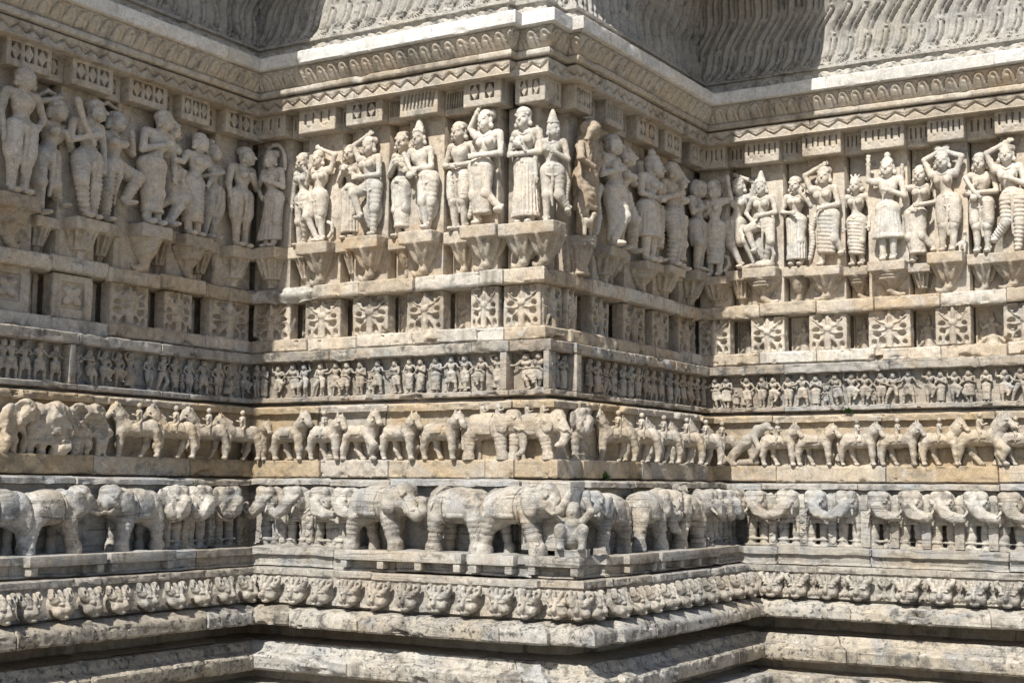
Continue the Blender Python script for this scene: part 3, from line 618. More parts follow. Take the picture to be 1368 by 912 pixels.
def figure(c, la='down', ra='down', ll='st', lr='st', skirt=None, hair='bun', hx=0., sx=0., hd=0., yaw=0., sex='f', props=(), det=True, o0=.0, cs=None, ch=None):
    cs = cs or c; ch = ch or c
    O = o0; hx *= 1.35; sx *= 1.2
    P = lambda x, o, z: (x, o+O, z)
    hp = .060
    # legs
    for sd, lg in ((-1, ll), (1, lr)):
        k_, a_ = LEG[lg]; hipx = hx+sd*hp
        kn = P(hipx+sd*k_[0], k_[1], k_[2]); an = P(hx*.3+sd*(hp-.005)+sd*a_[0], a_[1], a_[2])
        rg = (.011, 6) if skirt == 'rings' else ((.0045, 5) if skirt is None and sd > 0 else None)
        c.cap(P(hipx, .095, .49), kn, .074, .049, .03, ring=rg); c.cap(kn, an, .048, .031, .02, ring=rg)
        c.ell((kn[0], kn[1]+.01, kn[2]), (.047, .047, .05), .02)
        c.ell((an[0], an[1]+.045, max(.022, an[2]-.028)), (.034, .062, .024), .015)
        c.cap((an[0]-.028, an[1], an[2]+.012), (an[0]+.028, an[1], an[2]+.012), .017, k=.006)
    # trunk
    c.ell(P(hx, .098, .505), (.124, .082, .085), .03)
    c.cap(P(hx*.85, .1, .53), P(hx*.3+sx*.6, .1, .63), .068, .058, .03, sq=.9)
    c.ell(P(sx, .1, .70), (.100, .070, .085), .03)
    c.cap(P(sx-.115, .09, .775), P(sx+.115, .09, .775), .043, k=.03)
    if sex == 'f':
        for sd in (-1, 1): c.ell(P(sx+sd*.050, .158, .705), (.043, .040, .042), .012)
    else: c.ell(P(sx, .135, .715), (.085, .035, .05), .02)
    c.cap(P(sx, .1, .79), P(sx+hd*.7, .108, .85), .038, k=.018)
    # necklace, girdle
    if det:
        c.chain([P(sx-.062, .118, .79), P(sx-.03, .152, .762), P(sx, .162, .752), P(sx+.03, .152, .762), P(sx+.062, .118, .79)], .0085, .0085, .004)
        c.ell(P(hx, .1, .545), (.116, .084, .017), .006); c.ell(P(hx, .1, .515), (.124, .088, .013), .006)
        c.ell(P(hx, .183, .525), (.02, .012, .02), .006)
    # head
    H = np.array(P(sx+hd, .122, .895)); cy, sy = math.cos(yaw), math.sin(yaw)
    R = lambda x, o, z: (H[0]+x*cy+o*sy, H[1]-x*sy+o*cy, H[2]+z)
    c.ell(tuple(H), (.068, .072, .087), .012); c.ell(R(0, .02, -.045), (.05, .055, .045), .02)
    c.cap(R(0, .066, .012), R(0, .083, -.018), .0085, .014, .005)
    for sd in (-1, 1):
        c.ell(R(sd*.028, .060, .008), (.021, .014, .0105), .004)
        c.cap(R(sd*.012, .066, .026), R(sd*.048, .052, .028), .0065, .005, .004)
        c.cap(R(sd*.010, .0745, .001), R(sd*.044, .062, .001), .0035, k=.002, op='s')
        c.ell(R(sd*.068, -.005, -.01), (.016, .022, .034), .006)
        c.ell(R(sd*.078, .0, -.052), (.022, .02, .024), .006)
        c.ell(R(sd*.036, .045, -.032), (.022, .02, .022), .014)
    c.cap(R(-.016, .071, -.043), R(.016, .071, -.043), .0085, k=.004); c.cap(R(-.02, .080, -.0425), R(.02, .080, -.0425), .003, k=.002, op='s')
    c.ell(R(0, .058, -.068), (.018, .016, .014), .01)
    if hair == 'bun': ch.ell(R(0, -.01, .05), (.066, .066, .052), .01); ch.ell(R(.03, -.05, .06), (.05, .045, .045), .012); ch.cap(R(-.06, .03, .045), R(.06, .03, .045), .012, k=.008)
    elif hair == 'crown':
        ch.frus(R(0, -.005, .05), H[2]+.165, (.064, .064), (.026, .026), .008, ring=(.09, 3.5)); ch.ell(R(0, -.005, .17), (.022, .022, .022), .006); ch.cap(R(-.06, .025, .05), R(.06, .025, .05), .013, k=.006)
        for sd in (-1, 1): ch.ell(R(sd*.05, .02, .07), (.018, .016, .026), .006)
    elif hair == 'cap': ch.ell(R(0, -.012, .045), (.076, .076, .06), .006); ch.cap(R(-.066, .03, .03), R(.066, .03, .03), .012, k=.006)
    elif hair == 'knob': ch.ell(R(0, -.01, .05), (.066, .066, .05), .01); ch.ell(R(0, -.01, .115), (.034, .034, .036), .006); ch.cap(R(-.06, .03, .045), R(.06, .03, .045), .010, k=.006)
    elif hair == 'ears': 
        ch.ell(R(0, -.01, .04), (.07, .07, .05), .01); ch.ell(R(0, -.01, .10), (.02, .02, .045), .01)
        for sd in (-1, 1): ch.cap(R(sd*.02, 0, .07), R(sd*.055, 0, .125), .018, .01, .01); ch.ell(R(sd*.085, -.01, -.045), (.03, .03, .032), .01)
    elif hair == 'veil':
        ch.ell(R(0, -.03, .0), (.098, .06, .12), .012); ch.ell(R(0, .008, .04), (.075, .074, .06), .008)
    else: ch.ell(R(0, -.012, .035), (.071, .071, .062), .006)
    # arms
    for sd, ar in ((-1, la), (1, ra)):
        e_, h_ = ARM[ar]; shd = P(sx+sd*.135, .09, .77); el = P(sx+sd*e_[0], e_[1], e_[2]); ha = P(sx+sd*h_[0], h_[1], h_[2])
        c.cap(shd, el, .036, .028, .014); c.cap(el, ha, .029, .020, .010)
        v = np.array(ha)-np.array(el); v /= np.linalg.norm(v)
        q = np.array(ha)+v*.028; c.ell(tuple(q), (.024, .017, .027), .008)
        n_ = np.cross(v, (0, 1, 0)); n_ /= np.linalg.norm(n_)+1e-9
        if det:
            for j in (-1.5, -.5, .5, 1.5):
                b0 = q+v*.016+n_*j*.0105; c.chain([tuple(b0), tuple(b0+v*.022+n_*j*.001), tuple(b0+v*.034+np.array((0, -.008, 0)))], .0068, .0056, .001)
            c.cap(tuple(q-n_*sd*.016), tuple(q-n_*sd*.032+v*.018), .0075, .006, .004)
        w0 = np.array(ha)-v*.012
        c.cap(tuple(w0-n_*.018), tuple(w0+n_*.018), .012, k=.004); m_ = np.array(shd)*.45+np.array(el)*.55
        vv = np.array(el)-np.array(shd); nn = np.cross(vv/np.linalg.norm(vv), (0, 1, 0)); c.cap(tuple(m_-nn*.022), tuple(m_+nn*.022), .017, k=.004)
    # clothes
    if skirt == 'long': cs.frus(P(hx*.4, .10, .075), .50, (.122, .09), (.110, .082), .012, pleat=(.065, 20, 0), shx=hx*.6)
    elif skirt == 'robe': cs.frus(P(hx*.4, .10, .085), .52, (.135, .10), (.105, .085), .012, pleat=(.08, 22, 0), shx=hx*.6); cs.frus(P(hx*.4, .10, .07), .105, (.145, .105), (.14, .102), .006, pleat=(.05, 16, 0)); 
    elif skirt == 'wrap': cs.frus(P(hx*.5, .10, .13), .52, (.095, .082), (.118, .086), .012, ring=(.10, 10, 9.), shx=hx*.5)
    elif skirt == 'knee': cs.frus(P(hx*.6, .10, .235), .54, (.165, .105), (.112, .085), .01, pleat=(.03, 20, 0), shx=hx*.4); cs.frus(P(hx*.6, .10, .22), .25, (.17, .108), (.168, .107), .004)
    elif skirt == 'flare': cs.frus(P(hx*.2-.02, .09, .08), .50, (.17, .075), (.11, .08), .012, pleat=(.05, 18, 0), shx=hx*.8+.02)
    elif skirt == 'smooth': cs.frus(P(hx*.4, .10, .11), .50, (.088, .075), (.108, .08), .02, shx=hx*.6); cs.frus(P(hx*.4, .1, .1), .125, (.095, .08), (.095, .08), .006)
    elif skirt == 'short': 
        for sd in (-1, 1): cs.cap(P(hx+sd*hp, .10, .5), P(hx+sd*(hp+.01), .118, .31), .082, .062, .02, ring=(.004, 9))
    if skirt in (None, 'rings', 'short') and det:
        c.chain([P(hx, .175, .51), P(hx+.008, .168, .40), P(hx*.6, .15, .28), P(hx*.5+.01, .13, .17)], .022, .012, .01)
        c.chain([P(hx-.11, .1, .52), P(hx-.06, .17, .455), P(hx, .182, .44), P(hx+.06, .17, .455), P(hx+.11, .1, .52)], .009, .009, .004)
    for p in props:
        if p == 'staffl': c.chain([P(sx-.02, .2, .60), P(sx-.12, .19, .76), P(sx-.17, .17, .93)], .018, .026, .008)
        elif p == 'staffdiag': c.chain([P(sx-.14, .19, .74), P(sx-.05, .215, .60), P(sx+.02, .21, .53)], .026, .022, .006); c.ell(P(sx-.05, .215, .53), (.045, .03, .035), .01)
        elif p == 'baby': c.ell(P(sx-.03, .205, .665), (.055, .035, .032), .01, ry=.4); c.ell(P(sx-.085, .21, .705), (.028, .028, .028), .006); c.chain([P(sx+.02, .2, .64), P(sx+.05, .2, .60)], .018, .012)
        elif p == 'arch': c.chain([P(sx+.155*math.cos(a), .05, .86+.20*math.sin(a)) for a in np.linspace(-.3, math.pi+.3, 12)], .022, .022, .006)
        elif p == 'scarf': c.chain([P(sx-.2, .06, .80), P(sx-.17, .07, .98), P(sx-.05, .08, 1.07), P(sx+.09, .07, 1.04), P(sx+.17, .06, .90), P(sx+.19, .05, .72)], .020, .018, .006)
        elif p == 'trail': c.chain([P(.12, .04, .52), P(.17, .04, .40), P(.15, .05, .25), P(.19, .05, .10)], .035, .022, .01, ring=(.006, 5))
        elif p == 'traill': c.chain([P(-.12, .04, .52), P(-.17, .04, .40), P(-.15, .05, .25), P(-.19, .05, .10)], .035, .022, .01, ring=(.006, 5))
        elif p == 'drape':  c.ell(P(hx-.03, .05, .25), (.14, .04, .16), .02)
        elif p == 'club': c.chain([P(sx-.20, .19, .60), P(sx-.15, .20, .53), P(sx-.05, .205, .545)], .026, .02, .006)
        elif p == 'bird':
            c.ell(P(.02, .12, .045), (.15, .05, .045), .02); c.chain([P(.14, .13, .07), P(.17, .14, .14), P(.15, .15, .20)], .028, .018, .012); c.ell(P(.14, .155, .215), (.03, .022, .022), .008); c.chain([P(-.1, .12, .04), P(-.2, .11, .03), P(-.27, .1, .02)], .03, .015, .01)
        elif p == 'kid': c.ell(P(-.15, .1, .19), (.032, .032, .036), .008); c.cap(P(-.15, .09, .13), P(-.15, .09, .03), .034, .04, .015); c.chain([P(-.15, .12, .13), P(-.11, .14, .18), P(-.10, .14, .24)], .012, .01)
        elif p == 'pet': c.ell(P(.16, .09, .075), (.05, .03, .03), .012); c.chain([P(.19, .1, .10), P(.20, .1, .16)], .02, .016); c.ell(P(.195, .115, .18), (.022, .022, .02), .006); c.chain([P(.14, .1, .05), P(.135, .1, .0)], .013, .012); c.chain([P(.19, .1, .05), P(.19, .1, .0)], .013, .012)
        elif p == 'loop': c.chain([P(.12, .06, .07), P(.17, .06, .12), P(.16, .06, .20), P(.09, .06, .23)], .022, .018, .01)
        elif p == 'flower': c.ell(P(sx+.16, .16, .86), (.032, .03, .032), .006); c.chain([P(sx+.155, .16, .84), P(sx+.13, .17, .74)], .013, .011, .006)
def statue_mesh(name, H, seed, **kw):
    c = Carve((-.34, -.04, -.02), (.34, .27, 1.13), .0072*.70/max(H, .5)); cs, ch = c.part(), c.part()
    figure(c, cs=cs, ch=ch, **kw)
    out = [(name, c.mesh(name, H, .0024, seed, 34))]
    if (cs.F < 0).any(): out.append(('skirt', cs.mesh('skirt', H, .0024, seed+1, 34)))
    if (ch.F < 0).any(): out.append(('headdress' if kw.get('hair') in ('crown', 'cap', 'ears', 'veil') else 'hair', ch.mesh('hair', H, .0024, seed+2, 34)))
    return out
def children(o, parts, mat):
    for nm_, me_ in parts: link(nm_, me_, mat, o)
    return o
def yali_mesh(H):
    c = Carve((-.30, -.04, -.02), (.30, .30, 1.05), .0075)
    c.chain([(0, .10, .50), (.01, .12, .66), (-.01, .12, .80)], .10, .085, .03); c.ell((.0, .1, .50), (.115, .085, .10), .03)
    c.cap((-.05, .1, .45), (-.07, .12, .25), .075, .05, .03); c.cap((-.07, .12, .25), (-.06, .1, .03), .05, .04, .02); c.cap((.06, .1, .45), (.07, .12, .25), .075, .05, .03); c.cap((.07, .12, .25), (.07, .1, .03), .05, .038, .02)
    c.ell((-.02, .15, .90), (.09, .085, .085), .02); c.chain([(-.05, .2, .90), (-.13, .22, .86), (-.17, .2, .78)], .045, .02, .02); c.ell((-.06, .19, .86), (.05, .05, .03), .01)
    for i in range(5): c.chain([(-.10+.05*i, .17, .82), (-.10+.05*i, .20, .70), (-.09+.045*i, .19, .58)], .014, .010, .006)
    c.chain([(.09, .1, .8), (.18, .1, .9), (.16, .1, 1.0), (.06, .1, 1.0)], .03, .025, .015); c.frus((0, .1, .22), .50, (.10, .085), (.115, .09), .01, ring=(.07, 6, 7.))
    c.cap((-.11, .11, .76), (-.20, .16, .62), .04, .03, .02); c.cap((-.20, .16, .62), (-.10, .22, .56), .03, .022, .01)
    return c.mesh('rampant_beast', H, .006, 77, 26)
ST = {
 ('A', 1): (dict(la='down', ra='hip', skirt='short', hair='plain', sex='m', sx=.01), 'tall bare-chested statue with an arm hanging straight, on the wide slab nearest the left edge'),
 ('A', 2): (dict(la='up', ra='chest', ll='st', lr='back', hair='bun', hx=-.03, sx=.03, props=('scarf',)), 'recessed dancer statue with a scarf looped over the head, beside the tall bare-chested one'),
 ('A', 3): (dict(la='chest', ra='down', ll='bend', lr='st', skirt='rings', hair='bun', hx=-.02, sx=-.03, hd=.06, yaw=.6, props=('staffl',)), 'statue in spirally wrapped leggings holding a club up to its shoulder'),
 ('A', 4): (dict(la='down', ra='shoulder', ll='st', lr='raise', skirt='rings', hair='bun', sx=.0, props=('scarf',)), 'recessed dancer with one knee lifted high, next to the statue with a club'),
 ('A', 5): (dict(la='chest', ra='down', skirt='smooth', hair='plain', hx=-.02, sx=.03, hd=.03, yaw=.3, sex='m'), 'big smooth-headed statue in a long plain skirt, hand on chest'),
 ('A', 6): (dict(la='hip', ra='out', ll='back', lr='cross', hair='bun', hx=.04, sx=-.05, hd=.02, yaw=-.3), 'twisting dancer in the recess right of the smooth-headed statue'),
 ('A', 7): (dict(la='out', ra='hip', skirt='wrap', hair='bun', hx=-.03, sx=.02), 'statue in a knee-length ribbed wrap with an arm held out left'),
 ('A', 8): (dict(la='chest', ra='down', skirt='short', hair='knob', hx=.02), 'narrow statue set back between two pilasters, arm hanging by its side'),
 ('A', 9): (dict(la='down', ra='chest', skirt='short', hair='bun', hx=-.02, yaw=.5, hd=.02), 'standing statue with head turned right on the last pilaster before the left inner corner'),
 ('B', 1): (dict(la='hip', ra='chest', skirt='flare', hair='bun', hx=.05, sx=.02, hd=0, props=('arch',)), 'shaded statue of a woman in a flared skirt framed by a round arch'),
 ('B', 2): (dict(la='down', ra='shoulder', ll='st', lr='bend', hair='bun', hx=.01, yaw=.2), 'slim statue half in shade, leaning against the one with an arm curled overhead'),
 ('B', 3): (dict(la='shoulder', ra='up', skirt='short', ll='bend', lr='st', hair='cap', hx=-.02, sx=.01, hd=-.03, props=('loop',)), 'statue with one arm curled over its head and the other reaching to its neighbour'),
 ('B', 4): (dict(la='pray', ra='pray', skirt='long', hair='bun', yaw=.2), 'small statue in a long pleated robe with palms pressed together'),
 ('B', 5): (dict(la='up', ra='across', ll='raise', lr='st', hair='bun', hx=.03, sx=-.01, hd=.02, props=('drape',)), 'dancer statue with an arm over the head and one knee raised to the left'),
 ('B', 6): (dict(la='chest', ra='chest', skirt='smooth', hair='cap', hx=-.01, yaw=.2), 'statue in a smooth long skirt, both hands at the breast, left of the crowned one'),
 ('B', 7): (dict(la='belly', ra='across', ll='cross', lr='st', hair='crown', hx=.05, sx=-.03, hd=0, sex='m', props=('staffdiag', 'drape')), 'crowned statue with crossed legs gripping a thick staff against its shoulder'),
 ('B', 8): (dict(la='belly', ra='belly', hair='cap', skirt='short', sex='m'), 'recessed statue standing straight-legged with both hands folded at the belly'),
 ('B', 9): (dict(la='head', ra='across', ll='st', lr='back', hair='bun', hx=-.03, sx=.03, hd=-.01, yaw=-.2, skirt='smooth', props=('traill',)), 'statue with a hand raised beside its head and a foot flicked back'),
 ('B', 10): (dict(la='chest', ra='across', skirt='robe', hair='cap', hx=0, hd=-.02, props=('baby',)), 'statue in a long zigzag-pleated robe cradling a baby'),
 ('B', 11): (dict(la='down', ra='chest', ll='st', lr='back', hair='crown', hx=.01, yaw=.9, hd=.02, sx=0, props=('trail',)), 'statue with a tall cap looking right, on the projecting corner itself'),
 ('C', 2): (dict(la='chest', ra='down', ll='st', lr='cross', hair='bun', hx=.03, sx=-.03, yaw=.4, props=('traill',)), 'shaded statue with crossed feet next to the brown beast'),
 ('C', 3): (dict(la='hip', ra='out', ll='bend', lr='lunge', hair='bun', hx=-.03, sx=.02, yaw=.4), 'recessed striding statue left of the woman in a belted tunic'),
 ('C', 4): (dict(la='belly', ra='belly', skirt='knee', hair='knob', hx=-.01, sx=.02, yaw=.7, hd=.02), 'statue with a topknot in a belted knee-length tunic, hands joined in front'),
 ('C', 5): (dict(la='up', ra='down', skirt='wrap', hair='bun', hx=.02), 'narrow statue squeezed behind the one in a belted tunic'),
 ('C', 6): (dict(la='chest', ra='down', skirt='rings', ll='bend', lr='st', hair='plain', sex='m', hx=.02, sx=-.02, yaw=.3), 'bare-chested statue in a ribbed loincloth on the shaded right-hand face of the corner'),
 ('C', 7): (dict(la='shoulder', ra='down', skirt='smooth', hair='bun', hx=.02), 'narrow statue behind the one in a ribbed loincloth'),
 ('C', 8): (dict(la='pray', ra='pray', ll='bend', lr='st', hair='veil', skirt='short', yaw=-.2), 'dim statue with praying hands left of the right inner corner'),
 ('D', 1): (dict(la='chest', ra='raise', skirt='wrap', hair='veil', hx=.02, props=('loop',)), 'dim statue in a ribbed wrap just right of the right inner corner'),
 ('D', 2): (dict(la='down', ra='up', ll='cross', lr='lunge', hair='bun', hx=-.03, sx=.02, skirt='short'), 'leaping dancer statue with one arm overhead, first in the sunlight on the right wall'),
 ('D', 3): (dict(la='hip', ra='belly', ll='raise', lr='bend', hair='crown', hx=.02, props=('bird', 'drape')), 'crowned statue with a raised knee riding a long-necked bird'),
 ('D', 4): (dict(la='belly', ra='shoulder', skirt='long', hair='cap', props=('flower',)), 'short statue in a long robe holding a flower bud at its shoulder'),
 ('D', 5): (dict(la='up', ra='belly', skirt='wrap', ll='st', lr='back', hair='bun', hx=.03, sx=-.01, hd=.02, props=('traill',)), 'statue in a spirally wrapped skirt with one arm bent over its head'),
 ('D', 6): (dict(la='down', ra='down', skirt='wrap', hair='ears', hx=0), 'small statue with a three-pointed headdress and both arms straight down'),
 ('D', 7): (dict(la='raise', ra='chest', skirt='knee', hair='knob', hx=0, sx=.01, sex='m'), 'statue in a short stiff bell-shaped skirt with one fist raised'),
 ('D', 8): (dict(la='raise', ra='belly', ll='st', lr='back', skirt='smooth', hair='bun', hx=-.03, sx=.03, props=('flower',)), 'swaying statue in a tight plain skirt lifting a flower beside the bell-skirted one'),
 ('D', 9): (dict(la='up', ra='up', hair='bun', skirt='short', hx=.02, sx=-.02, props=('pet',)), 'dancer statue with both arms joined above the head'),
 ('D', 10): (dict(la='chest', ra='across', skirt='short', hair='cap', sex='m', props=('staffdiag',)), 'recessed statue with an arm across its body, left of the one at the right edge'),
 ('D', 11): (dict(la='up', ra='chest', ll='back', lr='st', skirt='rings', hair='bun', hx=.02, sx=-.02), 'statue with ribbed leggings and a bent arm overhead nearest the right edge'),
}
bay_of = lambda f, s: min((b for b in BAYS if b[0] == f), key=lambda b: abs((b[1]+b[2])/2-s))
for n_, (f, i, s, zf, H) in enumerate(STAT):
    b = bay_of(f, s) if not (f == 'B' and i >= 10) else None
    front = True if b is None else bool(b[3])
    f2 = f
    if f == 'B' and i >= 10: f2 = 'K'
    dw = -.145 if front else -.232          # wall surface behind
    s2, rz = s, ANG[f2]
    if (f, i) == ('B', 11): s2, dw, rz = -.115, -.15, ANG['B']+.45
    if (f, i) == ('C', 1):
        parts = [('', yali_mesh(.72))]; mt = M_BROWN; lab = 'tan-brown rampant beast with a broken face standing just right of the projecting corner'; cat = 'beast statue'
        nm = 'rampant_beast'
    else:
        kw, lab = ST[(f, i)]; cat = 'statue'; mt = M_STAT; nm = 'statue'
        hair = kw.get('hair', 'bun'); tot = {'crown': 1.08, 'knob': 1.03, 'ears': 1.04, 'veil': 1.01}.get(hair, .995)
        parts = statue_mesh('statue', H/tot, n_+20, **kw)
    o = children(link(nm, parts[0][1], mt, None, place(f2, s2, dw-.010, zf+.002), rz, (1.06 if f in 'AC' else .88, (1.12 if f in 'AC' else .9)*(1. if front else 1.38), 1.0)), parts[1:], mt)
    tag(o, lab, cat, 'statues along the wall')
    # its bracket
    bw = min(.25, max(.17, (b[2]-b[1])*.98)) if b else .235
    kind = rb.choice(('lotus', 'lotus', 'cup', 'plain', 'bell')) if f != 'C' else rb.choice(('cup', 'bell'))
    if (f, i) == ('C', 1): kind = 'round'
    if (f, i) in (('D', 1), ('C', 8), ('D', 2), ('B', 2)): kind = 'cup'
    if (f, i) in (('B', 7), ('B', 9), ('B', 10), ('B', 11), ('D', 5), ('B', 8), ('B', 3), ('B', 5)): kind = 'lotus'
    hgt = (zf-1.262)/.281
    link('statue_bracket', BRK[kind], M_BRKT, T, place(f2, s2 if (f, i) != ('B', 11) else -.11, dw-.005, zf-.281*hgt), ANG[f2], (bw/.25, 1, hgt))
c = Carve((-.09, -.01, -.01), (.09, .09, .16), .0045)
c.ell((0, .04, .075), (.055, .03, .03), .012); c.chain([(.04, .04, .09), (.062, .045, .125)], .02, .016); c.ell((.068, .05, .135), (.024, .018, .017), .006)
for x in (-.035, .035): c.chain([(x, .045, .06), (x, .045, .002)], .014, .011)
c.chain([(-.05, .04, .085), (-.07, .04, .11)], .008, .006)
tag(link('goat', c.mesh('goat', 1, .001, 3), M_BRKT, None, place('C', .455, -.07, 1.49), ANG['C']), 'tiny goat carving standing on the round pedestal below the brown beast', 'goat')

# ================================================================ small dancers of the figure frieze (pieces of that course)
dv = [dict(la='hip', ra='chest', hair='cap', skirt='short'), dict(la='up', ra='hip', ll='cross', lr='bend', hair='bun', skirt='flare'), dict(la='out', ra='out', ll='wide', lr='wide', hair='cap', skirt='short', sex='m'),
      dict(la='chest', ra='chest', ll='bend', lr='st', hair='plain', skirt='knee'), dict(la='raise', ra='hip', ll='st', lr='raise', hair='bun', skirt='short'), dict(la='hip', ra='hip', skirt='wrap', hair='knob'),
      dict(la='belly', ra='raise', ll='lunge', lr='bend', hair='cap', skirt='rings', sex='m'), dict(la='pray', ra='pray', skirt='long', hair='plain'), dict(la='out', ra='across', ll='cross', lr='lunge', hair='bun', skirt='short', hx=.03), dict(la='across', ra='out', ll='raise', lr='bend', hair='plain', skirt='short', sex='m', hx=-.03)]
DME = []
for i, kw in enumerate(dv):
    c = Carve((-.36, -.08, -.03), (.36, .27, 1.08), .0165); figure(c, det=False, **kw)
    DME.append(c.mesh('dancer', .205, .006, 300+i, 24))
rd = random.Random(11)
def dancer(f, s, k, sx=1.):
    link('dancer', DME[k], M_FRZ, FB, place(f, s+rd.uniform(-.006, .006), -.058, .5505), ANG[f]+rd.uniform(-.15, .15), (sx*rd.uniform(1.0, 1.2), 1.15, rd.uniform(1.0, 1.07)))
for f, l in DANC.items():
    for i, s in enumerate(l):
        k = rd.randrange(10)
        if f == 'A' and i < 5: k = 2
        if f == 'K': k = (8, 9)[i]
        dancer(f, s, k, 1.3 if f == 'K' else 1.)
        if f not in 'K' and i+1 < len(l) and .115 < l[i+1]-s < .2 and rd.random() < .45 and not (f == 'A' and i < 5):
            link('attendant', DME[rd.randrange(10)], M_FRZ, FB, place(f, (s+l[i+1])/2, -.058, .5505), ANG[f], (.6, .9, rd.uniform(.5, .62)))
def post(f, s, w_=.02): return sbox('frieze_post', f, s-w_, s+w_, -.07, .012, .553, .767, M_FRZ)
for p in (post('B', -.29, .022), post('K', -.018, .018), post('C', .29, .03), post('A', -1.485, .022)): p.parent = FB

# ================================================================ animals in the upper band
def rider(c, x, o, z, s=1., lean=0.):
    c.cap((x, o, z), (x+lean, o, z+.055*s), .020*s, .023*s, .006); c.ell((x+lean*1.3, o+.004, z+.098*s), (.018*s, .018*s, .021*s), .005)
    c.chain([(x+lean+.008, o+.018*s, z+.055*s), (x+.03*s, o+.03*s, z+.03*s), (x+.06*s, o+.024*s, z+.04*s)], .009*s, .007*s, .005)
    c.chain([(x, o+.012, z+.0), (x+.02*s, o+.036*s, z-.02*s), (x+.012*s, o+.036*s, z-.07*s)], .014*s, .009*s, .006)
def legs(c, pts, r0, r1, z0, o_):
    for (x, o, kx, ax) in pts: c.chain([(x, o, z0), (x+kx, o, z0*.5), (x+ax, o, .012)], r0, r1, .012); c.ell((x+ax+.008, o+.004, .012), (r1*1.4, r1*1.3, .013), .006)
def pack(body, *parts):
    return [('', body)]+[(n, p.mesh(n, 1, .002, 9, 40)) for n, p in parts if (p.F < 0).any()]
def horse_mesh(seed, head='down', gait=0, ride=True, saddle=True):
    c = Carve((-.17, -.03, -.005), (.24, .16, .345), .0045); cl, rd_ = c.part(), c.part(); r_ = random.Random(seed); q = r_.uniform(-.012, .012)
    c.ell((0, .055, .175), (.105, .048, .052), .02); c.ell((-.085, .055, .18), (.052, .046, .056), .02); c.ell((.085, .055, .18), (.05, .046, .056), .02)
    g = .03 if gait else .008
    legs(c, [(-.105, .075, -.022, -.005-g), (-.075, .025, .012, .03+g), (.105, .075, .008, .005+g), (.08, .025, .03, .012-g)], .030, .013, .155, .05)
    if gait: c.chain([(.10, .08, .15), (.155, .09, .10), (.13, .09, .045)], .03, .014, .012)
    hz = {'up': .042, 'down': .012, 'low': -.02}[head]
    n1 = (.128+q, .065, .235+hz*.5); n2 = (.150+q, .07, .255+hz); 
    c.chain([(.085, .055, .195), n1, n2], .046, .030, .018); m_ = (n2[0]+.055, .078, n2[2]-.055)
    c.cap(n2, m_, .026, .017, .012); c.ell((m_[0]-.004, .08, m_[2]), (.019, .017, .016), .006)
    for o in (.055, .09): c.cap((n2[0]-.006, o, n2[2]+.02), (n2[0]-.008, o, n2[2]+.045), .010, .005, .005)
    c.ell((n2[0]+.02, .104, n2[2]-.012), (.008, .006, .007), .003)
    c.chain([(.07, .055, .24), (n1[0]-.025, .06, n1[2]+.02), (n2[0]-.018, .065, n2[2]+.022)], .020, .018, .006, ring=(.005, 4))
    c.chain([(-.13, .055, .20), (-.155, .058, .15), (-.148, .06, .07)], .018, .013, .01)
    c.chain([(n2[0]+.018, .098, n2[2]-.03), (.085, .098, .20), (.03, .085, .225)], .004, .004, .002)
    if saddle:
        cl.ell((0, .055, .178), (.112, .056, .058), .002, clip=lambda X, O, Z: np.maximum(np.abs(X+.005)-.05, .165-Z))
        cl.ell((0, .055, .175), (.112, .055, .057), .002, clip=lambda X, O, Z: np.abs(X-.06)-.007); cl.ell((0, .055, .175), (.11, .055, .057), .002, clip=lambda X, O, Z: np.abs(X+.075)-.006)
    if ride: rider(rd_, -.01, .07, .225, .95, .006)
    return pack(c.mesh('carved_horse', 1, .0026, seed, 40), ('saddle_cloth', cl), ('rider', rd_))
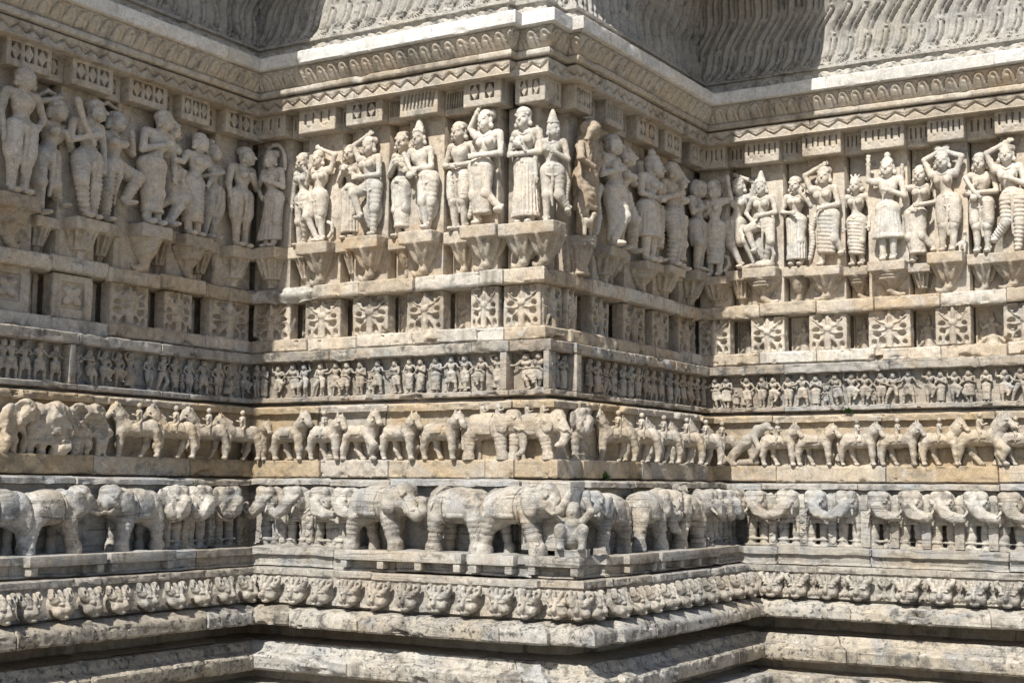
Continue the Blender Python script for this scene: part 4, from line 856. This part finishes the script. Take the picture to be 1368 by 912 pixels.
def elephant_mesh(seed, trunk='down', ride=False, small=False, pose=0):
    h = .0062; c = Carve((-.25, -.03, -.006), (.42, .24, .40), h); r_ = random.Random(seed); cl, rd_, tu = c.part(), c.part(), c.part()
    c.ell((-.01, .085, .235), (.155, .086, .088), .018); c.ell((-.115, .085, .222), (.082, .086, .100), .025); c.ell((.10, .085, .24), (.078, .082, .090), .025)
    w_ = .028 if pose else 0.
    for (x, o, dx) in ((.10, .125, .02+w_), (-.14, .125, -.012-w_*.6), (.09, .03, .015-w_), (-.125, .03, .005+w_)):
        q = 1. if o > .08 else .68; c.cap((x, o, .18), (x+dx*.6, o, .075), .048*q, .033*q, .020, ring=(.004, 4)); c.cap((x+dx*.6, o, .075), (x+dx, o, .018), .033*q, .036*q, .012); c.cap((x+dx, o, .03), (x+dx, o, .008), .043*q, .045*q, .006)
    if trunk == 'broken':
        c.ell((.125, .06, .27), (.06, .055, .07), .02); c.ell((.19, .12, .25), (.05, .06, .08), .004, 's', ry=.5)
    if trunk != 'broken': c.ell((.185, .105, .265), (.075, .070, .082), .02); c.ell((.195, .125, .315), (.042, .034, .034), .02); c.ell((.195, .075, .315), (.042, .034, .034), .02)
    tk = {'broken': [(.12, .09, .24), (.13, .09, .23)], 'down': [(.235, .12, .25), (.272, .125, .19), (.285, .125, .12), (.275, .13, .06), (.245, .14, .035)], 'fwd': [(.235, .12, .255), (.29, .135, .235), (.345, .14, .24), (.39, .145, .265)],
          'curl': [(.235, .12, .25), (.272, .145, .205), (.315, .15, .182), (.358, .15, .205), (.355, .15, .255), (.318, .155, .268)], 'reach': [(.235, .12, .255), (.275, .125, .225), (.305, .125, .245), (.322, .125, .295)], 'up': [(.235, .12, .25), (.29, .13, .23), (.32, .13, .27), (.31, .13, .33)],
          'in': [(.235, .12, .25), (.27, .13, .18), (.25, .14, .12), (.20, .15, .10)]}[trunk]
    c.chain(tk, .042, .016, .008 if trunk == 'curl' else .014, ring=(.0025, 5))
    if trunk != 'broken': c.ell((.135, .172, .255), (.048, .016, .068), .006, ry=-.25); c.ell((.128, .178, .235), (.03, .014, .045), .006, ry=-.2)
    if trunk != 'broken':
        tu.chain([(.225, .155, .225), (.27, .172, .205), (.315, .178, .212)], .014, .008, .005)
        c.ell((.222, .168, .285), (.013, .009, .010), .004); c.cap((.208, .168, .298), (.236, .162, .296), .006, k=.003)
    c.chain([(-.185, .085, .27), (-.215, .09, .22), (-.212, .095, .13), (-.205, .1, .08)], .014, .010, .008)
    # cloth, girths
    cl.ell((-.01, .085, .228), (.165, .0965, .108), .002, clip=lambda X, O, Z: np.maximum(np.abs(X+.035)-.072, .175-Z))
    cl.ell((-.01, .085, .228), (.167, .101, .112), .002, clip=lambda X, O, Z: np.maximum(np.maximum(np.abs(X+.035)-.074, np.abs(Z-.185)-.010), -1))
    for xx in (-.122, .052): cl.ell((-.01, .085, .226), (.168, .097, .108), .002, clip=lambda X, O, Z, xx=xx: np.abs(X-xx)-.009)
    cl.ell((.10, .085, .237), (.088, .092, .100), .002, clip=lambda X, O, Z: np.abs(X-.105+.2*(Z-.23))-.008)
    if ride: rider(rd_, .06, .09, .315, 1.0, .01); rider(rd_, -.06, .085, .315, .9, .0)
    return pack(c.mesh('carved_elephant', 1, .0042, seed, 34), ('saddle_cloth', cl), ('rider', rd_), ('tusk', tu))
def front_mesh(seed, side=1, kind='tall'):
    c = Carve((-.15, -.03, -.006), (.15, .24, .385), .0058); r_ = random.Random(seed); tu = {-1: c.part(), 1: c.part()}; ap = c.part()
    c.ell((0, .07, .255), (.085, .085, .10), .02); c.ell((0, .135, .275), (.074, .062, .080), .02)
    for q in (-1, 1):
        c.ell((q*.032, .155, .325), (.036, .036, .034), .016); c.ell((q*.088, .10, .275), (.036, .018, .062), .008, rz=q*.4)
        c.ell((q*.045, .188, .285), (.013, .010, .011), .004); c.cap((q*.028, .186, .30), (q*.06, .178, .298), .006, k=.003)
        c.cap((q*.042, .085, .20), (q*.044, .09, .055), .034, .028, .012, ring=(.0035, 3)); c.cap((q*.044, .09, .04), (q*.044, .092, .01), .031, .035, .006)
        tu[q].cap((q*.040, .185, .235), (q*.055, .22, .205), .012, .008, .005)
    ap.frus((0, .075, .150), .215, (.082, .06), (.08, .065), .008, pleat=(.03, 12, 0))
    tr = [(0, .195, .265), (side*.025, .21, .22), (side*.065, .205, .195), (side*.105, .195, .20), (side*.128, .19, .225), (side*.112, .195, .25)] if kind == 'tall' else [(0, .195, .262), (side*.03, .212, .225), (side*.075, .205, .20), (side*.125, .195, .195), (side*.143, .19, .19)]
    c.chain(tr, .040, .018, .012, ring=(.002, 4))
    c.box((0, .06, .005), (.10, .06, .012), .004, .006); c.cap((-.07, .12, .045), (.07, .12, .045), .008, k=.004)
    return pack(c.mesh('carved_elephant', 1, .0042, seed, 34), ('tusk', tu[-1]), ('tusk', tu[1]), ('apron', ap))
def lump_mesh(seed):
    c = Carve((-.16, -.03, -.005), (.17, .17, .33), .006); r_ = random.Random(seed)
    c.ell((-.01, .05, .18), (.11, .055, .075), .02); c.ell((.04, .075, .24), (.055, .05, .05), .02); c.ell((-.05, .06, .225), (.05, .05, .045), .02)
    for x in (-.08, -.03, .05, .09): c.chain([(x, .06, .14), (x+r_.uniform(-.02, .02), .065, .07), (x+r_.uniform(-.02, .02), .06, .0)], .034, .020, .02)
    c.chain([(.07, .07, .2), (.13, .08, .12)], .035, .02, .02)
    for k in range(16): c.box((r_.uniform(-.13, .13), r_.uniform(.105, .15), r_.uniform(.05, .31)), (.045, .028, .04), .002, .003, 's', ry=r_.uniform(-1, 1), rz=r_.uniform(-.7, .7))
    return c.mesh('carved_horse', 1, .011, seed, 22)
H0 = .155
def put(name, me, mat, f, s, d, z, rz, lab, cat, grp, sc=None):
    if not isinstance(me, list): me = [('', me)]
    return tag(children(link(name, me[0][1], mat, None, place(f, s, d, z), rz, sc), me[1:], mat), lab, cat, grp)
GH, GE = 'animals in the upper animal band', 'elephants in the lower elephant band'
hA = ['battered horse reduced to a rough lump at the left edge of the upper animal band', 'blocky broken horse with a grey torn head in the upper animal band', 'broken pale horse between the grey-headed lump and the crumbling one', 'crumbling horse lump beside the crack left of the four ridden horses',
      'ridden horse with a squared-off broken muzzle, leftmost of the row of four', 'second of the four ridden horses from the squared-off broken one', 'third of the four ridden horses, left of the one in the inner corner', 'ridden horse with round head tucked against the left inner corner']
for i, s in enumerate(HORS['A']):
    if i < 4: put('carved_horse', lump_mesh(400+i), M_ANI, 'A', s, .026, H0-.002, ANG['A']+(.2, -.3, .1, -.1)[i], hA[i], 'horse', GH, (1, 1.0, 1.0))
    else:
        me = horse_mesh(410+i, 'up' if i != 7 else 'down', 0, True, i == 5)
        o = put('carved_horse', me, M_ANI, 'A', s+.01, .075, H0-.002, ANG['A'], hA[i], 'horse', GH)
        o.scale = (-.92, 1.1, .92); o.rotation_euler.z = ANG['A']-.50
hB = ['half-size worn horse beside the left inner corner, hindquarters broken', 'horse with an empty saddle, first whole one right of the left inner corner', 'saddled horse with a carved wheel below its chest', 'rider-less horse with a thick mane, its head raised highest', 'plain bare horse walking between the maned one and the last horse', 'last horse before the two elephants, rubbed smooth']
for i, s in enumerate(HORS['B'][:6]):
    me = horse_mesh(430+i, ('down', 'up', 'down', 'up', 'down', 'down')[i], i == 3, i in (2,), i != 4)
    put('carved_horse', me, M_ANI, 'B', s, .026, H0-.002, ANG['B']-.10, hB[i], 'horse', GH, (.70 if i == 0 else .88, 1.15, .82 if i == 0 else .90))
c = Carve((-.04, -.01, -.01), (.04, .04, .07), .003); c.ell((0, .012, .03), (.03, .02, .03), .002)
for a in np.arange(8)*math.pi/4: c.cap((0, .03, .03), (.024*math.cos(a), .028, .03+.024*math.sin(a)), .003, k=.002)
o = link('wheel', c.mesh('wheel', 1, .0008, 1), M_ANI, None, place('B', HORS['B'][2]-.01, .03, .156))
tag(o, 'small spoked wheel carving under the belly of a saddled horse', 'wheel')
put('carved_elephant', elephant_mesh(450, 'down', True), M_ANI, 'B', HORS['B'][6]-.02, .026, H0-.002, 0, 'elephant with a saddle cloth and trunk hanging down, right after the row of horses', 'elephant', GH, (.83, .62, .80))
put('carved_elephant', elephant_mesh(451, 'in', True), M_ANI, 'K', HORS['K'][0]-.03, .02, H0-.002, 0, 'ridden elephant on the front of the projecting corner in the upper band', 'elephant', GH, (.80, .62, .78))
lC = ['elephant just round the corner in the upper band, seen from the front', 'first horse of the shaded row right of the corner, head thrust out', 'second horse of the shaded row right of the corner', 'third horse of the shaded row right of the corner, rider leaning', 'fourth horse of the shaded row right of the corner', 'fifth horse of the shaded row, its face catching the light', 'last horse of the shaded row, beside the right inner corner']
put('carved_elephant', front_mesh(452, -1), M_ANI, 'L', HORS['L'][0]+.05, .02, H0-.002, ANG['L'], lC[0], 'elephant', GH, (.85, .62, .84))
for i, s in enumerate(HORS['C']):
    me = horse_mesh(460+i, 'up' if i in (0, 4) else 'down', 0, True, True)
    o = put('carved_horse', me, M_ANI, 'C', s+.06, .065, H0-.002, 0, lC[i+1], 'horse', GH); o.scale = (-.92, 1.1, .90); o.rotation_euler.z = ANG['C']-.62
# right wall: a rearing beast, then ridden horses
c = Carve((-.24, -.03, -.005), (.20, .13, .34), .0048)
c.chain([(-.17, .05, .03), (-.10, .055, .09), (-.01, .06, .17), (.06, .06, .23)], .024, .042, .02); c.chain([(.06, .065, .24), (.13, .075, .265)], .036, .028, .012); c.cap((.12, .08, .262), (.165, .085, .245), .02, .014, .008)
for p in ([(-.16, .06, .04), (-.20, .06, .02)], [(-.11, .07, .08), (-.12, .07, .015), (-.09, .08, .012)], [(.04, .08, .19), (.08, .09, .12), (.04, .09, .05)], [(.02, .05, .17), (.05, .05, .08), (.00, .05, .03)]): c.chain(p, .024, .013, .012)
c.chain([(-.17, .045, .04), (-.21, .045, .10), (-.17, .045, .15)], .014, .010, .008); c.chain([(0, .04, .12), (.04, .05, .03), (-.07, .05, .02)], .03, .025, .01)
put('carved_beast', c.mesh('carved_beast', 1, .003, 9, 36), M_ANI, 'D', HORS['D'][0]-.01, .026, H0-.002, 0, 'lean beast rearing up diagonally behind the first horse on the right wall', 'beast', GH)
lD = ['small horse in front of the rearing beast, first horse on the right wall', 'sturdy horse with a wide saddle cloth, second on the right wall', 'horse with head held low beside a walking attendant', 'horse with an upright rider and tan patch above its back', 'horse with its head raised, fifth on the right wall', 'big galloping horse with one foreleg lifted, near the right edge', 'horse cut by the right edge of the picture in the upper band']
for i, s in enumerate(HORS['D'][1:]):
    me = horse_mesh(480+i, ('down', 'down', 'down', 'down', 'up', 'up', 'down')[i], i in (5,), i not in (1,), True)
    k = 1.05 if i == 5 else .86
    put('carved_horse', me, M_ANI, 'D', s-.01, .026, H0-.002, -.06, lD[i], 'horse', GH, (k, 1.15, .98 if i == 5 else .90))
    if i < 6:
        q = s+.135
        tag(link('attendant', DME[(i*3) % 10], M_ANI, None, place('D', q, .022, H0-.002), 0, (.9, .8, .72)), ('first', 'second', 'third', 'fourth', 'fifth', 'sixth')[i]+' small attendant between the right wall horses, counted from the inner corner', 'attendant', 'attendants between the horses')

# ================================================================ the big elephants of the lower band
E0 = -.357
def ele(f, s, me, lab, rz=0., flip=False, sc=(1, 1, 1), d=.168):
    o = put('carved_elephant', me, M_ELE, f, s, d, E0-.002, ANG[f]+rz, lab, 'elephant', GE); o.scale = ((-1 if flip else 1)*sc[0], sc[1], sc[2]); return o
ele('A', ELEP['A'][0]-.02, elephant_mesh(500, 'down'), 'elephant cut by the left edge, seen from its rump', flip=True)
ele('A', ELEP['A'][1], elephant_mesh(501, 'fwd', pose=1), 'ochre-stained elephant with a patterned cloth reaching its trunk to the right', sc=(.95, 1.05, 1.0))
ele('A', ELEP['A'][2]+.01, elephant_mesh(502, 'fwd'), 'pale grey elephant facing left with its trunk locked against the stained one', flip=True, sc=(.95, 1.08, 1.02))
la = ['first of the three front-facing elephants in the dark left inner corner', 'middle one of the three front-facing elephants in the dark left inner corner', 'front-facing elephant wedged deepest into the left inner corner, trunk curled']
for i, s in enumerate(ELEP['A'][3:]): ele('A', s, front_mesh(510+i, -1), la[i], sc=(.95, 1, 1))
lb = ['front-facing elephant with trunk curled, first right of the left inner corner', 'second front-facing elephant right of the left inner corner', 'third front-facing elephant, trunk reaching right past a carved post', 'fourth front-facing elephant, tucked behind the rump of the big striding one']
for i, s in enumerate(ELEP['B'][:4]): ele('B', s, front_mesh(520+i, -1 if i < 2 else 1, 'tall' if i < 2 else 'long'), lb[i])
ele('B', -.935, elephant_mesh(530, 'curl', pose=1), 'big striding elephant with its trunk curled into a ring', d=.17, sc=(1.0, 1.3, 1.1))
ele('B', -.40, elephant_mesh(531, 'broken'), 'big elephant whose head is broken away, facing the one with a ring trunk', flip=True, d=.17, sc=(1.05, 1.3, 1.08))
ele('B', -.02, elephant_mesh(532, 'reach', pose=1), 'big pale elephant lifting its trunk beside the squatting figure at the corner', d=.17, sc=(1.05, 1.35, 1.1))
# squatting figure held between the trunks on the corner
c = Carve((-.13, -.10, -.005), (.13, .18, .36), .0055)
c.box((0, .03, .02), (.085, .09, .022), .006, .006)
c.ell((0, .04, .10), (.055, .05, .06), .02); c.cap((0, .04, .10), (0, .045, .17), .045, .05, .02); c.ell((0, .06, .235), (.034, .036, .042), .008)
for q in (-1, 1):
    c.chain([(q*.03, .05, .08), (q*.06, .11, .145), (q*.055, .105, .05)], .034, .022, .014); c.ell((q*.055, .125, .048), (.02, .035, .016), .008)
    c.chain([(q*.055, .045, .185), (q*.10, .07, .24), (q*.07, .08, .30)], .022, .015, .01)
c.ell((0, .05, .262), (.037, .036, .03), .006); c.ell((0, .094, .23), (.007, .01, .010), .003)
tag(link('squatting_figure', c.mesh('squatting_figure', 1, .003, 60, 36), M_ELE, None, place('K', .315, .315, E0-.002), .4), 'squatting figure with knees apart on a small block, between two elephants at the corner', 'figure carving')
sbox('corner_block', 'K', .0, .30, .16, .30, -.33, .035, M_ELE)
ele('C', ELEP['C'][0]+.05-.02, elephant_mesh(540, 'up'), 'pale elephant facing the squatting figure from the right', flip=True, rz=.0, sc=(.95, 1.12, 1.0))
ele('C', ELEP['C'][1]+.02, elephant_mesh(541, 'curl', pose=1), 'tan elephant turning its patterned rump outward, right of the corner', sc=(.9, 1.1, 1.03))
ele('C', ELEP['C'][2]-.05, elephant_mesh(542, 'in', True), 'grey elephant with a rider, facing left towards the tan one', flip=True, sc=(.92, 1.2, 1.0))
lc = ['first in the row of four dark front-facing elephants left of the right inner corner', 'second in the row of four dark front-facing elephants left of the right inner corner', 'third in the row of four dark front-facing elephants left of the right inner corner', 'last dark front-facing elephant pressed into the right inner corner']
for i, s in enumerate(ELEP['C'][3:]): ele('C', 1.44+.155*i, front_mesh(550+i, 1), lc[i], sc=(.9, 1, 1))
ld = ['front elephant beside the right inner corner, trunk joined with the next one', 'second front elephant of the right wall, trunk reaching back to the first', 'third front elephant of the right wall, trunk joined over a scrolled post', 'fourth front elephant of the right wall, with a thick lowered trunk',
      'front elephant right of the first plain post on the right wall', 'front elephant between the first and second plain posts', 'front elephant between the second and third plain posts', 'front elephant between the third and fourth plain posts', 'front elephant right of the fourth plain post, trunk swung wide', 'front elephant at the far right edge of the lower band']
for i, s in enumerate(ELEP['D']):
    side = (1, -1, 1, -1, 1, 1, 1, 1, 1, 1)[i]
    ele('D', s, front_mesh(560+i, side, 'long'), ld[i], sc=(1.0 if i < 4 else 1.05, .92, 1.0))
for i in range(4): 
    sbox('elephant_post', 'D', (ELEP['D'][3+i]+ELEP['D'][4+i])/2-.028 if i else 1.165, (ELEP['D'][3+i]+ELEP['D'][4+i])/2+.028 if i else 1.225, .19, .31, -.352, -.13, M_ELE)
sbox('elephant_post', 'D', (ELEP['D'][7]+ELEP['D'][8])/2-.028, (ELEP['D'][7]+ELEP['D'][8])/2+.028, .19, .31, -.352, -.13, M_ELE)
def scrollpost(f, s, d0=.20):
    c = Carve((-.045, -.02, -.005), (.045, .12, .235), .0052); c.box((0, .04, .11), (.026, .05, .115), .008, .006)
    for k in range(5): c.ell(((-1)**k*.008, .09, .03+.042*k), (.018, .012, .017), .004); c.ell(((-1)**k*.008, .102, .03+.042*k), (.008, .008, .008), .003, 's')
    link('elephant_post', c.mesh('elephant_post', 1, .003, int(s*100), 36), M_ELE, T, place(f, s, d0, -.352), ANG[f])
for s in (.575, .785, .975): scrollpost('D', s)
for s in (-1.655, -1.45, -1.26): scrollpost('B', s)
for s in (-.86, -.645): scrollpost('A', s)
scrollpost('A', -.40)
# the stepped blocks with lugs that the big elephants stand on
def lugblock(f, s0, s1, d=.455):
    sbox('elephant_step', f, s0, s1, .38, d, -.408, -.3545, M_ELE)
    n = max(2, int((s1-s0)/.17))
    for k in range(n):
        s = s0+.035+(s1-s0-.07)*k/(n-1); sbox('step_lug', f, s-.022, s+.022, .37, d-.006, -.452, -.409, M_ELE)
lugblock('B', -1.10, -.27); lugblock('B', -.235, .055); lugblock('K', .10, .425, .45); lugblock('A', -2.1, -1.60); lugblock('A', -1.575, -1.10); lugblock('C', .05, .42); lugblock('C', .45, 1.28, .46)

# ================================================================ lion masks of the band below
def mask_mesh(seed, horn):
    c = Carve((-.085, -.03, -.02), (.085, .115, .16), .0042); r_ = random.Random(seed); k_ = r_.uniform(.92, 1.1)
    c.ell((0, .02, .068), (.062, .055, .060), .012); c.ell((0, .045, .045), (.050, .044, .040), .014)
    for q in (-1, 1):
        c.ell((q*.027, .066, .078), (.021*k_, .017, .014), .004); c.cap((q*.010, .084, .0715), (q*.046, .072, .0715), .0042, k=.002, op='s'); c.cap((q*.008, .070, .098), (q*.052, .060, .094), .009, .006, .004)
        c.ell((q*.040, .054, .040), (.026, .028, .026), .01)
        if horn: c.chain([(q*.035, .05, .105), (q*.060, .045, .122), (q*.074, .038, .138), (q*.060, .035, .150)], .019, .011, .006)
        else: c.chain([(q*.048, .045, .098), (q*.064, .042, .122), (q*.066, .036, .142)], .024, .016, .008); c.ell((q*.066, .058, .128), (.009, .014, .013), .003, 's')
        c.chain([(q*.014, .064, .098), (q*.019, .060, .125), (q*.024, .050, .142)], .014, .011, .003)
        c.cap((q*.036, .07, .105), (q*.040, .06, .142), .0045, k=.003, op='s')
    c.cap((0, .070, .105), (0, .088, .052), .009, .016, .005); c.cap((0, .09, .106), (0, .075, .14), .004, k=.003, op='s')
    c.cap((-.030, .094, .031), (.030, .094, .031), .0055, k=.003, op='s'); c.ell((0, .064, .013), (.030, .024, .015), .006)
    return c.mesh('lion_mask', 1, .0022, seed, 40)
MK = [mask_mesh(600+i, i > 4) for i in range(10)]
def lotus_mesh():
    c = Carve((-.055, -.03, -.01), (.055, .07, .15), .0042)
    c.cap((0, .01, .02), (0, .02, .07), .016, .010, .006)
    for q in (-1, 0, 1): c.chain([(0, .02, .045), (q*.026, .026, .02), (q*.036, .022, .004)], .013, .007, .004)
    for q in (-1, 1): c.chain([(0, .02, .075), (q*.03, .025, .105), (q*.038, .022, .125), (q*.018, .022, .135)], .011, .008, .004)
    c.ell((0, .03, .10), (.012, .014, .02), .004)
    return c.mesh('lotus_ornament', 1, .0016, 4, 40)
LO = lotus_mesh()
rk_ = random.Random(2)
for f, l in KIRT.items():
    for i, s in enumerate(l):
        k = rk_.randrange(5) if f != 'D' else 5+rk_.randrange(5)
        o = link('lion_mask', MK[k], M_BAND, MB, place(f, s, .498, -.662), ANG[f]+(.2 if f == 'K' and i == 1 else rk_.uniform(-.06, .06)), ((1.0 if f == 'D' else .88)*rk_.uniform(.95, 1.05), 1.2, .96*rk_.uniform(.97, 1.03)))
        o.rotation_euler.x = 0
        if f == 'D' and i+1 < len(l) and l[i+1]-s > .16: link('lotus_ornament', LO, M_BAND, MB, place(f, (s+l[i+1])/2, .495, -.655), ANG[f], (1, .9, .95))

# ================================================================ weeds in the joints
lf = bpy.data.materials.new('weed leaf'); lf.use_nodes = True; b_ = lf.node_tree.nodes['Principled BSDF']; b_.inputs['Base Color'].default_value = (.045, .11, .02, 1); b_.inputs['Roughness'].default_value = .6
def weed(f, s, d, z, n, L_, lab, seed):
    r_ = random.Random(seed); t = tag(empty('weed', place(f, s, d, z), ANG[f]), lab, 'weed')
    V, Q = [], []
    for k in range(n):
        a = r_.uniform(-1.3, 1.3); el = r_.uniform(-.2, 1.2); l_ = L_*r_.uniform(.5, 1); p = Vector((math.sin(a)*math.cos(el), -math.cos(a)*math.cos(el), math.sin(el)))
        t0 = p*l_*.55; sd = p.cross(Vector((r_.uniform(-.3, .3), r_.uniform(-.3, .3), 1))).normalized()*l_*.26; b = len(V); up_ = p.cross(sd).normalized()*l_*.06
        V += [tuple(t0*.6), tuple(t0+sd+up_), tuple(t0+p*l_*.45), tuple(t0-sd+up_)]; Q.append([b, b+1, b+2, b+3])
    link('leaf', mesh_np('leaf', V, Q, False), lf, t)
    V, Q = [], []
    for k in range(5):
        a = k*1.3-2.6; p = Vector((math.sin(a*.5)*.7, -.7, .4+.1*k)).normalized()*L_*.6; b = len(V)
        V += [(-.0015, 0, 0), (.0015, 0, 0), (p.x+.001, p.y, p.z), (p.x-.001, p.y, p.z)]; Q.append([b, b+1, b+2, b+3])
    link('stem', mesh_np('stem', V, Q, False), lf, t)
weed('D', 1.02, .055, .494, 26, .055, 'small bright green weed growing from the joint above the horses on the right wall', 1)
weed('C', .20+.225, .10, .048, 24, .07, 'dark green weed sprouting from the joint beside the corner, under the shaded horses', 2)
